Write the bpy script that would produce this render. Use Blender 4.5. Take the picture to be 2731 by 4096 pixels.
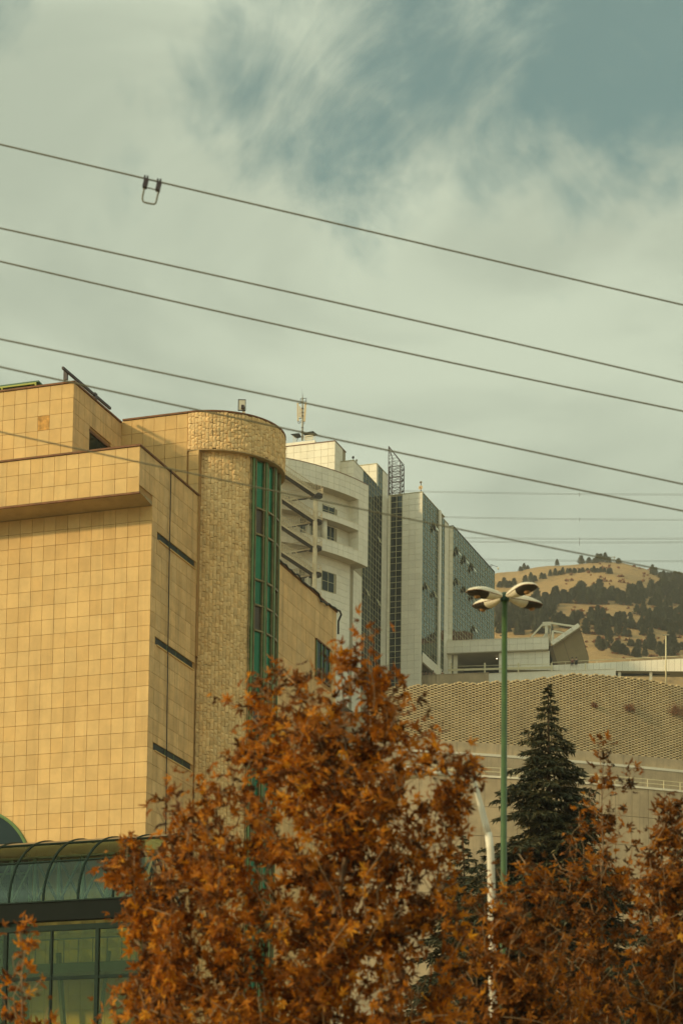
import bpy, bmesh, math, random
from mathutils import Vector, Matrix, Euler, noise
import numpy as np

random.seed(7)
for o in list(bpy.data.objects):
    bpy.data.objects.remove(o)
SC = bpy.context.scene
COL = SC.collection

# ------------------------------------------------------------------ camera
# 85 mm lens on a 2731 x 4096 frame, raised front (lens shift), pitched up 5.7 degrees
FPX, CYP, PITCH, ROLL, YAW = 9737.86, 4397.06, 0.0994794, 0.0124790, 0.3366373
CXP = 1365.5
EYE = np.array([0, 0, 1.7])
_cp, _sp = math.cos(PITCH), math.sin(PITCH)
C_F = np.array([0, _cp, _sp])
_up = np.array([0, -_sp, _cp])
_rt = np.array([1.0, 0, 0])
C_R = _rt * math.cos(ROLL) + _up * math.sin(ROLL)
C_U = _up * math.cos(ROLL) - _rt * math.sin(ROLL)
cam_data = bpy.data.cameras.new('camera')
cam = bpy.data.objects.new('camera', cam_data)
COL.objects.link(cam)
cam.matrix_world = Matrix(((C_R[0], C_U[0], -C_F[0], EYE[0]),
                           (C_R[1], C_U[1], -C_F[1], EYE[1]),
                           (C_R[2], C_U[2], -C_F[2], EYE[2]),
                           (0, 0, 0, 1)))
cam_data.sensor_fit = 'VERTICAL'
cam_data.sensor_height = 36
cam_data.sensor_width = 24
cam_data.lens = FPX / 4096 * 36
cam_data.shift_y = (CYP - 2048) / 4096
cam_data.clip_start = 0.5
cam_data.clip_end = 20000
cam_data.dof.use_dof = True
cam_data.dof.focus_distance = 140
cam_data.dof.aperture_fstop = 2.8
SC.camera = cam

# ------------------------------------------------------------------ light
SUN_EL = math.radians(23)
# front walls face -V; the sun stands 46 degrees to the left of their normal
_nx, _ny = -math.sin(YAW), -math.cos(YAW)
_a = math.atan2(_ny, _nx) - math.radians(44)
SUN_DIR = Vector((math.cos(_a) * math.cos(SUN_EL), math.sin(_a) * math.cos(SUN_EL), math.sin(SUN_EL)))
sun_data = bpy.data.lights.new('sun', 'SUN')
sun_data.energy = 2.45
sun_data.angle = math.radians(3.0)
sun_data.color = (1.0, 0.72, 0.38)
sun = bpy.data.objects.new('sun', sun_data)
COL.objects.link(sun)
sun.rotation_euler = SUN_DIR.to_track_quat('Z', 'Y').to_euler()
sun.location = (-60, -60, 80)

world = bpy.data.worlds.new('World')
SC.world = world
world.use_nodes = True
wn, wl = world.node_tree.nodes, world.node_tree.links
wn.clear()


def pix_dir(x, y):
    r = C_F + C_R * (x - CXP) / FPX + C_U * (CYP - y) / FPX
    return Vector(r).normalized()


def wmath(op, a, b=None, c=None):
    n = wn.new('ShaderNodeMath')
    n.operation = op
    for i, v in enumerate((a, b, c)):
        if v is None:
            continue
        if isinstance(v, (int, float)):
            n.inputs[i].default_value = v
        else:
            wl.new(v, n.inputs[i])
    return n.outputs[0]


def wmix(f, a, b):
    n = wn.new('ShaderNodeMix')
    n.data_type = 'RGBA'
    for sock, v in ((n.inputs['Factor'], f), (n.inputs['A'], a), (n.inputs['B'], b)):
        if hasattr(v, 'links'):
            wl.new(v, sock)
        else:
            sock.default_value = v if isinstance(v, (int, float)) else (*v, 1)
    return n.outputs['Result']


sky = wn.new('ShaderNodeTexSky')
sky.sky_type = 'NISHITA'
sky.sun_disc = False
sky.sun_elevation = SUN_EL
sky.sun_rotation = math.atan2(SUN_DIR.x, SUN_DIR.y)
sky.air_density = 1.0
sky.dust_density = 2.0
tc = wn.new('ShaderNodeTexCoord')
GEN = tc.outputs['Generated']


def wnoise(scale, detail, rough, dist=0.0, stretch=(1, 1, 1), off=(0, 0, 0), vec=None):
    mp = wn.new('ShaderNodeMapping')
    mp.inputs['Scale'].default_value = stretch
    mp.inputs['Location'].default_value = off
    wl.new(vec or GEN, mp.inputs['Vector'])
    n = wn.new('ShaderNodeTexNoise')
    n.inputs['Scale'].default_value = scale
    n.inputs['Detail'].default_value = detail
    n.inputs['Roughness'].default_value = rough
    n.inputs['Distortion'].default_value = dist
    wl.new(mp.outputs[0], n.inputs['Vector'])
    return n.outputs['Fac']


def wramp(x, lo, hi):
    n = wn.new('ShaderNodeMapRange')
    n.interpolation_type = 'SMOOTHSTEP'
    wl.new(x, n.inputs['Value'])
    n.inputs['From Min'].default_value = lo
    n.inputs['From Max'].default_value = hi
    return n.outputs['Result']


def wblob(x, y, radius):
    """1 at the direction of a point of the sky, falling to 0 at the angular radius (rad)"""
    d = pix_dir(x, y)
    n = wn.new('ShaderNodeVectorMath')
    n.operation = 'DISTANCE'
    wl.new(WARP, n.inputs[0])
    n.inputs[1].default_value = d
    return wramp(n.outputs['Value'], radius, radius * 0.15)


# wisps: the sky coordinates are bent by a soft noise before the clear gaps are laid out
_wn = wn.new('ShaderNodeTexNoise')
_wn.inputs['Scale'].default_value = 9
_wn.inputs['Detail'].default_value = 5
_wn.inputs['Roughness'].default_value = 0.62
wl.new(GEN, _wn.inputs['Vector'])
_ws = wn.new('ShaderNodeVectorMath')
_ws.operation = 'MULTIPLY_ADD'
wl.new(_wn.outputs['Color'], _ws.inputs[0])
_ws.inputs[1].default_value = (0.16, 0.10, 0.16)
_wa = wn.new('ShaderNodeVectorMath')
_wa.operation = 'ADD'
_ws.inputs[2].default_value = (-0.08, -0.05, -0.08)
wl.new(_ws.outputs[0], _wa.inputs[0])
wl.new(GEN, _wa.inputs[1])
WARP = _wa.outputs[0]

big = wnoise(5.0, 6, 0.58, 0.8, (1, 1, 1.3))
rot = wn.new('ShaderNodeMapping')
rot.inputs['Rotation'].default_value = (0, math.radians(-34), 0)
wl.new(GEN, rot.inputs['Vector'])
fine = wnoise(10.0, 10, 0.66, 1.6, (1.15, 1.0, 0.9), (0.3, 0, 0.7), rot.outputs[0])
wisp = wnoise(24.0, 6, 0.58, 1.6, (1.2, 1.0, 0.85), (1.3, 2, 0.2), rot.outputs[0])
gaps = wmath('MULTIPLY', wblob(2330, 200, 0.135), 1.0)
gaps = wmath('MAXIMUM', gaps, wmath('MULTIPLY', wblob(1300, 430, 0.085), 0.85))
gaps = wmath('MAXIMUM', gaps, wmath('MULTIPLY', wblob(2560, 800, 0.05), 0.7))
gaps = wmath('MAXIMUM', gaps, wmath('MULTIPLY', wblob(1750, -100, 0.12), 0.85))
gaps = wmath('MAXIMUM', gaps, wmath('MULTIPLY', wblob(60, 20, 0.06), 0.5))
gaps = wmath('MAXIMUM', gaps, wmath('MULTIPLY', wblob(2150, 560, 0.065), 0.85))
gaps = wmath('MAXIMUM', gaps, wmath('MULTIPLY', wblob(300, 800, 0.06), 0.3))
# the same broken cover goes on all round the sky
cover = wmath('SUBTRACT', wmath('MULTIPLY_ADD', big, 0.9, 0.54), wmath('MULTIPLY', gaps, 0.84))
cover = wmath('ADD', cover, wmath('MULTIPLY_ADD', fine, 1.05, -0.525))
cover = wmath('ADD', cover, wmath('MULTIPLY_ADD', wisp, 0.30, -0.15))
cover = wmath('MULTIPLY_ADD', wramp(cover, 0.16, 0.80), 0.93, 0.07)
tint = wmix(1.0, (0, 0, 0), (1, 1, 1))
mul = wn.new('ShaderNodeMix')
mul.data_type = 'RGBA'
mul.blend_type = 'MULTIPLY'
mul.inputs['Factor'].default_value = 1
wl.new(sky.outputs[0], mul.inputs['A'])
mul.inputs['B'].default_value = (0.70, 0.86, 0.54, 1)
clear = mul.outputs['Result']
shade = wramp(wnoise(6.5, 5, 0.55, 0.6, (1, 1, 2.2), (3, 1, 2)), 0.33, 0.66)
cloud = wmix(shade, (3.12, 3.58, 2.80), (4.3, 4.82, 3.72))
lum = wn.new('ShaderNodeRGBToBW')
wl.new(sky.outputs[0], lum.inputs[0])
sep = wn.new('ShaderNodeSeparateXYZ')
wl.new(GEN, sep.inputs[0])
zen = wmath('MULTIPLY_ADD', wmath('MAXIMUM', sep.outputs[2], 0.0), 0.95, 0.74)   # clouds brightened overhead to lift the ambient light
lit = wmath('MINIMUM', wmath('MULTIPLY_ADD', lum.outputs[0], 0.11, 0.55), 4.0)  # added glow on the sun side, out of view, for ambient light
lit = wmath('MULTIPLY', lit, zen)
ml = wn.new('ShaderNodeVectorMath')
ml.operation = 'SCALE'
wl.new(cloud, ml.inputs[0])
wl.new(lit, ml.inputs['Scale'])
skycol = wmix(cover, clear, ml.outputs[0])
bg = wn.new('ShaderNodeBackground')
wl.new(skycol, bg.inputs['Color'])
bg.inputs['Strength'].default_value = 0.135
wo = wn.new('ShaderNodeOutputWorld')
wl.new(bg.outputs[0], wo.inputs['Surface'])

SC.view_settings.view_transform = 'Standard'
SC.view_settings.look = 'None'
SC.view_settings.exposure = 0.34
SC.view_settings.gamma = 1.0
SC.render.film_transparent = False
try:
    SC.cycles.use_denoising = True
    SC.cycles.max_bounces = 7
    SC.cycles.transparent_max_bounces = 12
    SC.cycles.caustics_reflective = False
    SC.cycles.caustics_refractive = False
except Exception:
    pass

# ------------------------------------------------------------------ pixel -> place helpers
GU = np.array([math.cos(YAW), -math.sin(YAW), 0])   # along the street fronts of the buildings
GV = np.array([math.sin(YAW), math.cos(YAW), 0])    # into the depth of the blocks


def ray(x, y):
    return C_F + C_R * (x - CXP) / FPX + C_U * (CYP - y) / FPX


def uvz(P):
    P = np.asarray(P)
    return np.array([P @ GU, P @ GV, P[2]])


def xyz(p):
    return GU * p[0] + GV * p[1] + np.array([0, 0, p[2]])


def at_depth(x, y, d):
    return EYE + ray(x, y) * d


def at_y(x, y, Y):
    r = ray(x, y)
    return EYE + r * (Y / r[1])


def on_v(x, y, v):
    r = ray(x, y)
    return uvz(EYE + r * (v / (r @ GV)))


def on_u(x, y, u):
    r = ray(x, y)
    return uvz(EYE + r * (u / (r @ GU)))


def on_z(x, y, z):
    r = ray(x, y)
    return EYE + r * ((z - EYE[2]) / r[2])


def proj(P):
    d = np.asarray(P) - EYE
    w = d @ C_F
    return CXP + FPX * (d @ C_R) / w, CYP - FPX * (d @ C_U) / w


# ------------------------------------------------------------------ mesh helpers
class MB:
    """collects simple solids in the frame of its thing"""

    def __init__(self):
        self.v, self.f = [], []

    def add(self, vs, fs):
        n = len(self.v)
        self.v += [tuple(map(float, p)) for p in vs]
        self.f += [tuple(i + n for i in q) for q in fs]
        return self

    def hexa(self, b, t):
        """b, t: four bottom and four top corners, same turn"""
        return self.add(list(b) + list(t), [(3, 2, 1, 0), (4, 5, 6, 7), (0, 1, 5, 4), (1, 2, 6, 5), (2, 3, 7, 6), (3, 0, 4, 7)])

    def box(self, a, b):
        x0, y0, z0 = [min(p, q) for p, q in zip(a, b)]
        x1, y1, z1 = [max(p, q) for p, q in zip(a, b)]
        return self.hexa([(x0, y0, z0), (x1, y0, z0), (x1, y1, z0), (x0, y1, z0)],
                         [(x0, y0, z1), (x1, y0, z1), (x1, y1, z1), (x0, y1, z1)])

    def obox(self, c, ax, size):
        """centre, three unit axes, full sizes"""
        c = Vector(c)
        X, Y, Z = [Vector(a) * (s / 2) for a, s in zip(ax, size)]
        return self.hexa([c - X - Y - Z, c + X - Y - Z, c + X + Y - Z, c - X + Y - Z],
                         [c - X - Y + Z, c + X - Y + Z, c + X + Y + Z, c - X + Y + Z])

    def bar(self, p, q, w, h=None, up=(0, 0, 1)):
        p, q = Vector(p), Vector(q)
        d = q - p
        L = d.length
        if L < 1e-6:
            return self
        d /= L
        s = d.cross(Vector(up))
        if s.length < 1e-4:
            s = d.cross(Vector((1, 0, 0)))
        s.normalize()
        return self.obox((p + q) / 2, (d, s, s.cross(d)), (L, w, h or w))

    def prism(self, poly, z0, z1):
        """upright prism over a plan polygon [(x, y)]"""
        n = len(poly)
        vs = [(p[0], p[1], z0) for p in poly] + [(p[0], p[1], z1) for p in poly]
        fs = [tuple(range(n - 1, -1, -1)), tuple(range(n, 2 * n))]
        fs += [(i, (i + 1) % n, n + (i + 1) % n, n + i) for i in range(n)]
        return self.add(vs, fs)

    def strip_wall(self, outer, inner, z0, z1):
        """wall between two plan polylines of equal length"""
        n = len(outer)
        for i in range(n - 1):
            a, b, c, d = outer[i], outer[i + 1], inner[i + 1], inner[i]
            z0a, z0b = (z0[i], z0[i + 1]) if isinstance(z0, (list, tuple)) else (z0, z0)
            z1a, z1b = (z1[i], z1[i + 1]) if isinstance(z1, (list, tuple)) else (z1, z1)
            self.hexa([(*a, z0a), (*b, z0b), (*c, z0b), (*d, z0a)], [(*a, z1a), (*b, z1b), (*c, z1b), (*d, z1a)])
        return self

    def tube(self, pts, r, n=8, cap=True):
        pts = [Vector(p) for p in pts]
        rs = r if isinstance(r, (list, tuple)) else [r] * len(pts)
        rings = []
        ref = None
        for i, p in enumerate(pts):
            d = (pts[min(i + 1, len(pts) - 1)] - pts[max(i - 1, 0)]).normalized()
            if ref is None:
                ref = d.cross(Vector((0, 0, 1)))
                if ref.length < 0.1:
                    ref = d.cross(Vector((1, 0, 0)))
            ref = (ref - d * ref.dot(d)).normalized()
            s = d.cross(ref)
            rings.append([p + (ref * math.cos(2 * math.pi * k / n) + s * math.sin(2 * math.pi * k / n)) * rs[i] for k in range(n)])
        vs = [v for rg in rings for v in rg]
        fs = []
        for i in range(len(rings) - 1):
            for k in range(n):
                a, b = i * n + k, i * n + (k + 1) % n
                fs.append((a, b, b + n, a + n))
        if cap:
            fs.append(tuple(range(n - 1, -1, -1)))
            m = (len(rings) - 1) * n
            fs.append(tuple(range(m, m + n)))
        return self.add(vs, fs)

    def lathe(self, c, prof, n=16, ax=None):
        """profile [(r, h)] turned about an upright axis (or the frame ax) at c"""
        c = Vector(c)
        X, Y, Z = [Vector(a) for a in (ax or ((1, 0, 0), (0, 1, 0), (0, 0, 1)))]
        vs, fs = [], []
        for r, h in prof:
            for k in range(n):
                a = 2 * math.pi * k / n
                vs.append(c + X * (r * math.cos(a)) + Y * (r * math.sin(a)) + Z * h)
        for i in range(len(prof) - 1):
            for k in range(n):
                a, b = i * n + k, i * n + (k + 1) % n
                fs.append((a, b, b + n, a + n))
        fs.append(tuple(range(n - 1, -1, -1)))
        m = (len(prof) - 1) * n
        fs.append(tuple(range(m, m + n)))
        return self.add(vs, fs)


class Thing:
    """a top-level thing: an Empty at its base; its frame is turned by rot about z"""

    def __init__(self, name, label, cat, base, rot=0.0, group=None, kind=None):
        self.base = Vector([float(c) for c in base])
        self.rot = rot
        o = bpy.data.objects.new(name, None)
        o.empty_display_size = 0.3
        COL.objects.link(o)
        o.rotation_euler = (0, 0, rot)
        o.location = Matrix.Rotation(rot, 3, 'Z') @ self.base
        if kind:
            o['kind'] = kind
        else:
            o['label'] = label
            o['category'] = cat
        if group:
            o['group'] = group
        self.o = o

    def world(self, p):
        return Matrix.Rotation(self.rot, 3, 'Z') @ Vector(p)

    def part(self, name, mb, mat, parent=None, label=None, kind=None, smooth=False):
        me = bpy.data.meshes.new(name)
        b = self.base
        me.from_pydata([(x - b.x, y - b.y, z - b.z) for x, y, z in mb.v], [], mb.f)
        me.materials.append(mat)
        if len(mb.f) < 600:
            bm = bmesh.new()
            bm.from_mesh(me)
            bmesh.ops.recalc_face_normals(bm, faces=bm.faces)
            bm.to_mesh(me)
            bm.free()
        if smooth:
            me.polygons.foreach_set('use_smooth', [True] * len(me.polygons))
        me.update()
        o = bpy.data.objects.new(name, me)
        COL.objects.link(o)
        o.parent = parent or self.o
        if label:
            o['label'] = label
        if kind:
            o['kind'] = kind
        return o


UNIT = {}


def unit_box(kind, mat):
    """shared unit boxes: 'plain', or hand-split 'rough' variants"""
    key = (kind, mat.name)
    if key in UNIT:
        return UNIT[key]
    rnd = random.Random(str(kind))
    j = 0.0 if kind == 'plain' else 0.06
    vs = [(sx * .5 + rnd.uniform(-j, j), sy * .5 + (rnd.uniform(-.2, .2) if j else 0), sz * .5 + rnd.uniform(-j, j))
          for sz in (-1, 1) for sx, sy in ((-1, -1), (1, -1), (1, 1), (-1, 1))]
    fs = [(3, 2, 1, 0), (4, 5, 6, 7), (1, 2, 6, 5), (2, 3, 7, 6), (3, 0, 4, 7)]
    if j:   # split face: the outer side is broken into a bulge
        vs.append((rnd.uniform(-.15, .15), -.5 - rnd.uniform(.15, .5), rnd.uniform(-.2, .2)))
        fs += [(0, 1, 8), (1, 5, 8), (5, 4, 8), (4, 0, 8)]
    else:
        fs.append((0, 1, 5, 4))
    me = bpy.data.meshes.new('piece_' + str(kind))
    me.from_pydata(vs, [], fs)
    me.materials.append(mat)
    me.update()
    UNIT[key] = (me, vs, fs)
    return UNIT[key]


def pieces(T, name, items, mat, parent=None, limit=300, rest=None, variants=('plain',)):
    """items: (centre, (sx, sy, sz), rz[, tilt]) boxes of the thing's frame.
    The `limit` that show largest become parts of their own, the rest one 'stuff' part."""
    sc = []
    for i, it in enumerate(items):
        P = T.world(it[0])
        d = np.array(P) - EYE
        w = d @ C_F
        x, y = proj(P) if w > 1 else (-9e9, 0)
        s = sorted(it[1])
        a = s[1] * s[2] / max(w, 1) ** 2
        if not (-60 < x < 2791 and -60 < y < 4156):
            a *= 1e-4
        if len(it) > 4:
            a *= it[4]
        sc.append((a, i))
    sc.sort(reverse=True)
    chosen = set(i for _, i in sc[:limit])
    mb = MB()
    out = []
    for i, it in enumerate(items):
        var = variants[i % len(variants)]
        me, vs, fs = unit_box(var, mat)
        tilt = it[3] if len(it) > 3 else (0, 0)
        E = Euler((tilt[0], tilt[1], it[2]))
        if i in chosen:
            o = bpy.data.objects.new(name, me)
            COL.objects.link(o)
            o.parent = parent or T.o
            o.location = Vector(it[0]) - T.base
            o.rotation_euler = E
            o.scale = it[1]
            out.append(o)
        else:
            M = E.to_matrix()
            c = Vector(it[0])
            mb.add([c + M @ Vector((p[0] * it[1][0], p[1] * it[1][1], p[2] * it[1][2])) for p in vs], fs)
    if mb.v:
        T.part(rest or name + '_field', mb, mat, parent, kind='stuff')
    return out


# ------------------------------------------------------------------ materials
MATS = {}


class NT:
    def __init__(self, name):
        m = bpy.data.materials.new(name)
        m.use_nodes = True
        self.m, self.n, self.l = m, m.node_tree.nodes, m.node_tree.links
        self.n.clear()
        self.out = self.n.new('ShaderNodeOutputMaterial')
        MATS[name] = m

    def node(self, t, **kw):
        n = self.n.new(t)
        for k, v in kw.items():
            setattr(n, k, v)
        return n

    def put(self, sock, v):
        if hasattr(v, 'links'):
            self.l.new(v, sock)
        elif isinstance(v, (tuple, list)) and len(v) == 3 and sock.type == 'RGBA':
            sock.default_value = (*v, 1)
        else:
            sock.default_value = v

    def math(self, op, a, b=None, c=None):
        n = self.node('ShaderNodeMath', operation=op)
        for i, v in enumerate((a, b, c)):
            if v is not None:
                self.put(n.inputs[i], v)
        return n.outputs[0]

    def mix(self, f, a, b, mode='MIX'):
        n = self.node('ShaderNodeMix', data_type='RGBA', blend_type=mode)
        self.put(n.inputs['Factor'], f)
        self.put(n.inputs['A'], a)
        self.put(n.inputs['B'], b)
        return n.outputs['Result']

    def pos(self, scale=(1, 1, 1)):
        g = self.node('ShaderNodeNewGeometry')
        mp = self.node('ShaderNodeMapping')
        mp.inputs['Scale'].default_value = scale
        self.l.new(g.outputs['Position'], mp.inputs['Vector'])
        return mp.outputs[0]

    def noise(self, scale, detail=4, rough=.55, stretch=(1, 1, 1)):
        n = self.node('ShaderNodeTexNoise')
        n.inputs['Scale'].default_value = scale
        n.inputs['Detail'].default_value = detail
        n.inputs['Roughness'].default_value = rough
        self.l.new(self.pos(stretch), n.inputs['Vector'])
        return n.outputs['Fac']

    def ramp(self, x, lo, hi, a=0.0, b=1.0):
        n = self.node('ShaderNodeMapRange', interpolation_type='SMOOTHSTEP')
        self.put(n.inputs['Value'], x)
        n.inputs['From Min'].default_value = lo
        n.inputs['From Max'].default_value = hi
        n.inputs['To Min'].default_value = a
        n.inputs['To Max'].default_value = b
        return n.outputs['Result']

    def rand(self):
        """one random number for every loose piece, whether joined or an object of its own"""
        g = self.node('ShaderNodeNewGeometry')
        o = self.node('ShaderNodeObjectInfo')
        return self.math('FRACT', self.math('ADD', g.outputs['Random Per Island'], o.outputs['Random']))

    def colors(self, x, stops):
        n = self.node('ShaderNodeValToRGB')
        r = n.color_ramp
        while len(r.elements) < len(stops):
            r.elements.new(0.5)
        for e, (p, c) in zip(r.elements, stops):
            e.position = p
            e.color = (*c, 1)
        self.put(n.inputs[0], x)
        return n.outputs[0]

    def done(self, shader):
        self.l.new(shader, self.out.inputs['Surface'])
        return self.m


def surf(name, col, rough=.75, var=0.0, col2=None, mottle=0.0, mscale=1.5, streak=0.0, bump=0.0, bscale=30, metal=0.0, spec=0.35, grime=None):
    t = NT(name)
    c = col
    if col2 or var:
        r = t.rand()
        if col2:
            c = t.mix(t.ramp(r, 0.0, 1.0), col, col2)
        if var:
            r2 = t.math('FRACT', t.math('MULTIPLY', r, 7.31))
            v = t.math('MULTIPLY_ADD', r2, 2 * var, 1 - var)
            c = t.mix(1.0, c, t_comb(t, v), 'MULTIPLY')
    if mottle:
        f = t.ramp(t.noise(mscale, 6, .65), .3, .72, 1 - mottle, 1 + mottle * .6)
        c = t.mix(1.0, c, t_comb(t, f), 'MULTIPLY')
    if streak:
        s = t.ramp(t.noise(1.0, 5, .6, (2.6, 2.6, .12)), .5, .74, 0, streak)
        c = t.mix(s, c, grime or tuple(x * .45 for x in col))
    p = t.node('ShaderNodeBsdfPrincipled')
    t.put(p.inputs['Base Color'], c)
    p.inputs['Roughness'].default_value = rough
    p.inputs['Metallic'].default_value = metal
    p.inputs['Specular IOR Level'].default_value = spec
    if bump:
        b = t.node('ShaderNodeBump')
        b.inputs['Strength'].default_value = bump
        b.inputs['Distance'].default_value = 0.03
        t.l.new(t.noise(bscale, 5, .6), b.inputs['Height'])
        t.l.new(b.outputs[0], p.inputs['Normal'])
    return t.done(p.outputs[0])


def t_comb(t, v):
    n = t.node('ShaderNodeCombineColor')
    for i in range(3):
        t.put(n.inputs[i], v)
    return n.outputs[0]


def glazing(name, dark, tint, mirror=.45, rough=.03, ripple=.0):
    """coated window glass: a dark room behind, a tinted mirror in front"""
    t = NT(name)
    d = t.node('ShaderNodeBsdfPrincipled')
    r = t.rand()
    c = t.mix(1.0, dark, t_comb(t, t.math('MULTIPLY_ADD', r, .5, .75)), 'MULTIPLY')
    t.put(d.inputs['Base Color'], c)
    d.inputs['Roughness'].default_value = .7
    d.inputs['Specular IOR Level'].default_value = 0
    g = t.node('ShaderNodeBsdfGlossy')
    t.put(g.inputs['Color'], tint)
    g.inputs['Roughness'].default_value = rough
    if ripple:
        b = t.node('ShaderNodeBump')
        b.inputs['Strength'].default_value = ripple
        b.inputs['Distance'].default_value = .02
        t.l.new(t.noise(1.1, 2, .5), b.inputs['Height'])
        t.l.new(b.outputs[0], g.inputs['Normal'])
    fr = t.node('ShaderNodeFresnel')
    fr.inputs['IOR'].default_value = 1.5
    f = t.math('MINIMUM', t.math('ADD', fr.outputs[0], mirror), .95)
    mx = t.node('ShaderNodeMixShader')
    t.put(mx.inputs[0], f)
    t.l.new(d.outputs[0], mx.inputs[1])
    t.l.new(g.outputs[0], mx.inputs[2])
    return t.done(mx.outputs[0])


def clear_glass(name, tint, mirror=.12):
    t = NT(name)
    a = t.node('ShaderNodeBsdfTransparent')
    t.put(a.inputs['Color'], tint)
    g = t.node('ShaderNodeBsdfGlossy')
    t.put(g.inputs['Color'], (.45, .60, .50))
    g.inputs['Roughness'].default_value = .08
    fr = t.node('ShaderNodeFresnel')
    fr.inputs['IOR'].default_value = 1.45
    f = t.math('MINIMUM', t.math('ADD', fr.outputs[0], mirror), .9)
    mx = t.node('ShaderNodeMixShader')
    t.put(mx.inputs[0], f)
    t.l.new(a.outputs[0], mx.inputs[1])
    t.l.new(g.outputs[0], mx.inputs[2])
    return t.done(mx.outputs[0])


def foliage(name, stops, trans=.35, rough=.6):
    t = NT(name)
    r = t.rand()
    n = t.noise(1.3, 4, .55)
    x = t.math('ADD', t.math('MULTIPLY', r, .66), t.math('MULTIPLY_ADD', n, 1.05, -.36))
    c = t.colors(x, stops)
    d = t.node('ShaderNodeBsdfPrincipled')
    t.put(d.inputs['Base Color'], c)
    d.inputs['Roughness'].default_value = rough
    d.inputs['Specular IOR Level'].default_value = .25
    tr = t.node('ShaderNodeBsdfTranslucent')
    t.put(tr.inputs['Color'], t.mix(1.0, c, (1.35, 1.05, .6), 'MULTIPLY'))
    mx = t.node('ShaderNodeMixShader')
    mx.inputs[0].default_value = trans
    t.l.new(d.outputs[0], mx.inputs[1])
    t.l.new(tr.outputs[0], mx.inputs[2])
    return t.done(mx.outputs[0])


M_TILE = surf('sandstone_tile', (.63, .415, .16), .7, .055, (.66, .455, .19), .10, 1.2, .26, .25, 18)
M_TILE_SIDE = surf('shade_lifted_weathered_tile', (.70, .455, .20), .75, .08, (.74, .50, .235), .14, 1.6, .34, .25, 18, grime=(.22, .15, .075))  # same stone lightened and warmed to lift the shaded sides; streaks are stains
M_JOINT = surf('brown_mortar', (.42, .25, .095), .9)
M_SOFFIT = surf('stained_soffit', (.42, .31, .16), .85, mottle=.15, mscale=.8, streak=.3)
M_COPING = surf('rusty_coping', (.20, .09, .035), .7, mottle=.3, mscale=3)
M_STONE = surf('split_stone', (.80, .55, .255), .85, .13, (.83, .60, .30), .16, 4, .22, .3, 26)
M_STONEJ = surf('stone_joint', (.30, .18, .07), .9)
M_RUST = surf('rust_stained_tile', (.57, .31, .08), .8, mottle=.5, mscale=4)
M_BRONZE = surf('olive_bronze_frame', (.23, .185, .08), .45, mottle=.3, mscale=2, metal=.3)
M_GREENFRAME = surf('green_frame', (.13, .22, .08), .45, mottle=.2, mscale=2)
M_GREENGLASS = glazing('green_tinted_glass', (.016, .120, .062), (.16, .42, .27), .14, .08, .15)
M_BROWNPANE = surf('brown_vent_panel', (.055, .04, .022), .4, spec=.5)
M_DARKGLASS = glazing('dark_window_glass', (.008, .016, .017), (.30, .38, .36), .02, .05)
M_SLOT = surf('opening_shade_dark', (.02, .03, .027), .6)  # near-black colour stands in for the unlit depth behind openings
M_CABLE = surf('black_cable', (.02, .02, .02), .6)
M_STEEL = surf('dark_painted_steel', (.045, .035, .04), .5, mottle=.3, mscale=6)
M_WHITE = surf('cream_cladding', (.83, .785, .64), .55, .04, (.85, .81, .67), .05, .6, .12, 0, 30, grime=(.5, .42, .27))
M_WHITEBASE = surf('cladding_joint', (.36, .31, .20), .8)
M_CREAM = surf('cream_render', (.80, .74, .57), .7, mottle=.08, mscale=.6, streak=.12)
M_WSOFFIT = surf('grey_cream_soffit', (.50, .44, .31), .85, mottle=.08, mscale=.4)
M_CURTAIN = glazing('teal_curtain_glass', (.014, .024, .023), (.32, .385, .35), .30, .015, .05)
M_CURTAIN_D = glazing('dark_curtain_glass', (.008, .013, .015), (.34, .42, .41), .05, .03, .03)
M_VENTG = glazing('open_vent_glass', (.05, .06, .05), (.75, .76, .62), .55, .05)
M_MULLION = surf('pale_gold_mullion', (.50, .46, .27), .45, metal=.2)
M_CONCRETE = surf('raw_concrete', (.47, .365, .22), .85, mottle=.2, mscale=.35, streak=.45, grime=(.15, .12, .085))
M_CRIB = surf('crib_block_concrete', (.62, .475, .25), .85, .08, (.67, .525, .29), .14, .25)
M_CRIBGAP = surf('crib_hole_shade', (.028, .016, .013), .95, spec=.05)  # near-black backing puts the shade of the block holes into the colour
M_ROAD = surf('asphalt', (.055, .052, .048), .9, mottle=.2, mscale=.5)
M_RAIL = surf('cream_rail_paint', (.70, .62, .38), .5)
M_GALV = surf('galvanised_steel', (.30, .28, .20), .5, mottle=.2, mscale=6, metal=.3)
M_GROUND = surf('dry_ground', (.30, .23, .13), .95, mottle=.35, mscale=.25, bump=.4, bscale=2)
M_BARK = surf('plane_bark', (.22, .155, .09), .85, mottle=.4, mscale=6, bump=.5, bscale=20)
M_TWIG = surf('pale_twig', (.34, .235, .13), .8)
M_CONBARK = surf('dark_bark', (.09, .06, .035), .9)
M_LEAF = foliage('autumn_leaf', [(0.0, (.026, .015, .005)), (.26, (.095, .037, .007)), (.49, (.30, .105, .009)), (.74, (.55, .22, .012)), (1.0, (.72, .41, .03))], .42)  # darkest stops put the shade inside the crown into the leaf colour
M_LEAF2 = foliage('rust_leaf', [(0.0, (.022, .016, .007)), (.3, (.085, .038, .008)), (.57, (.25, .090, .009)), (.82, (.46, .19, .013)), (1.0, (.62, .34, .03))], .42)
M_CEDAR = foliage('cedar_needles', [(0.0, (.020, .029, .016)), (.45, (.048, .058, .030)), (.8, (.12, .105, .048)), (1.0, (.26, .20, .085))], .15)
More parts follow.
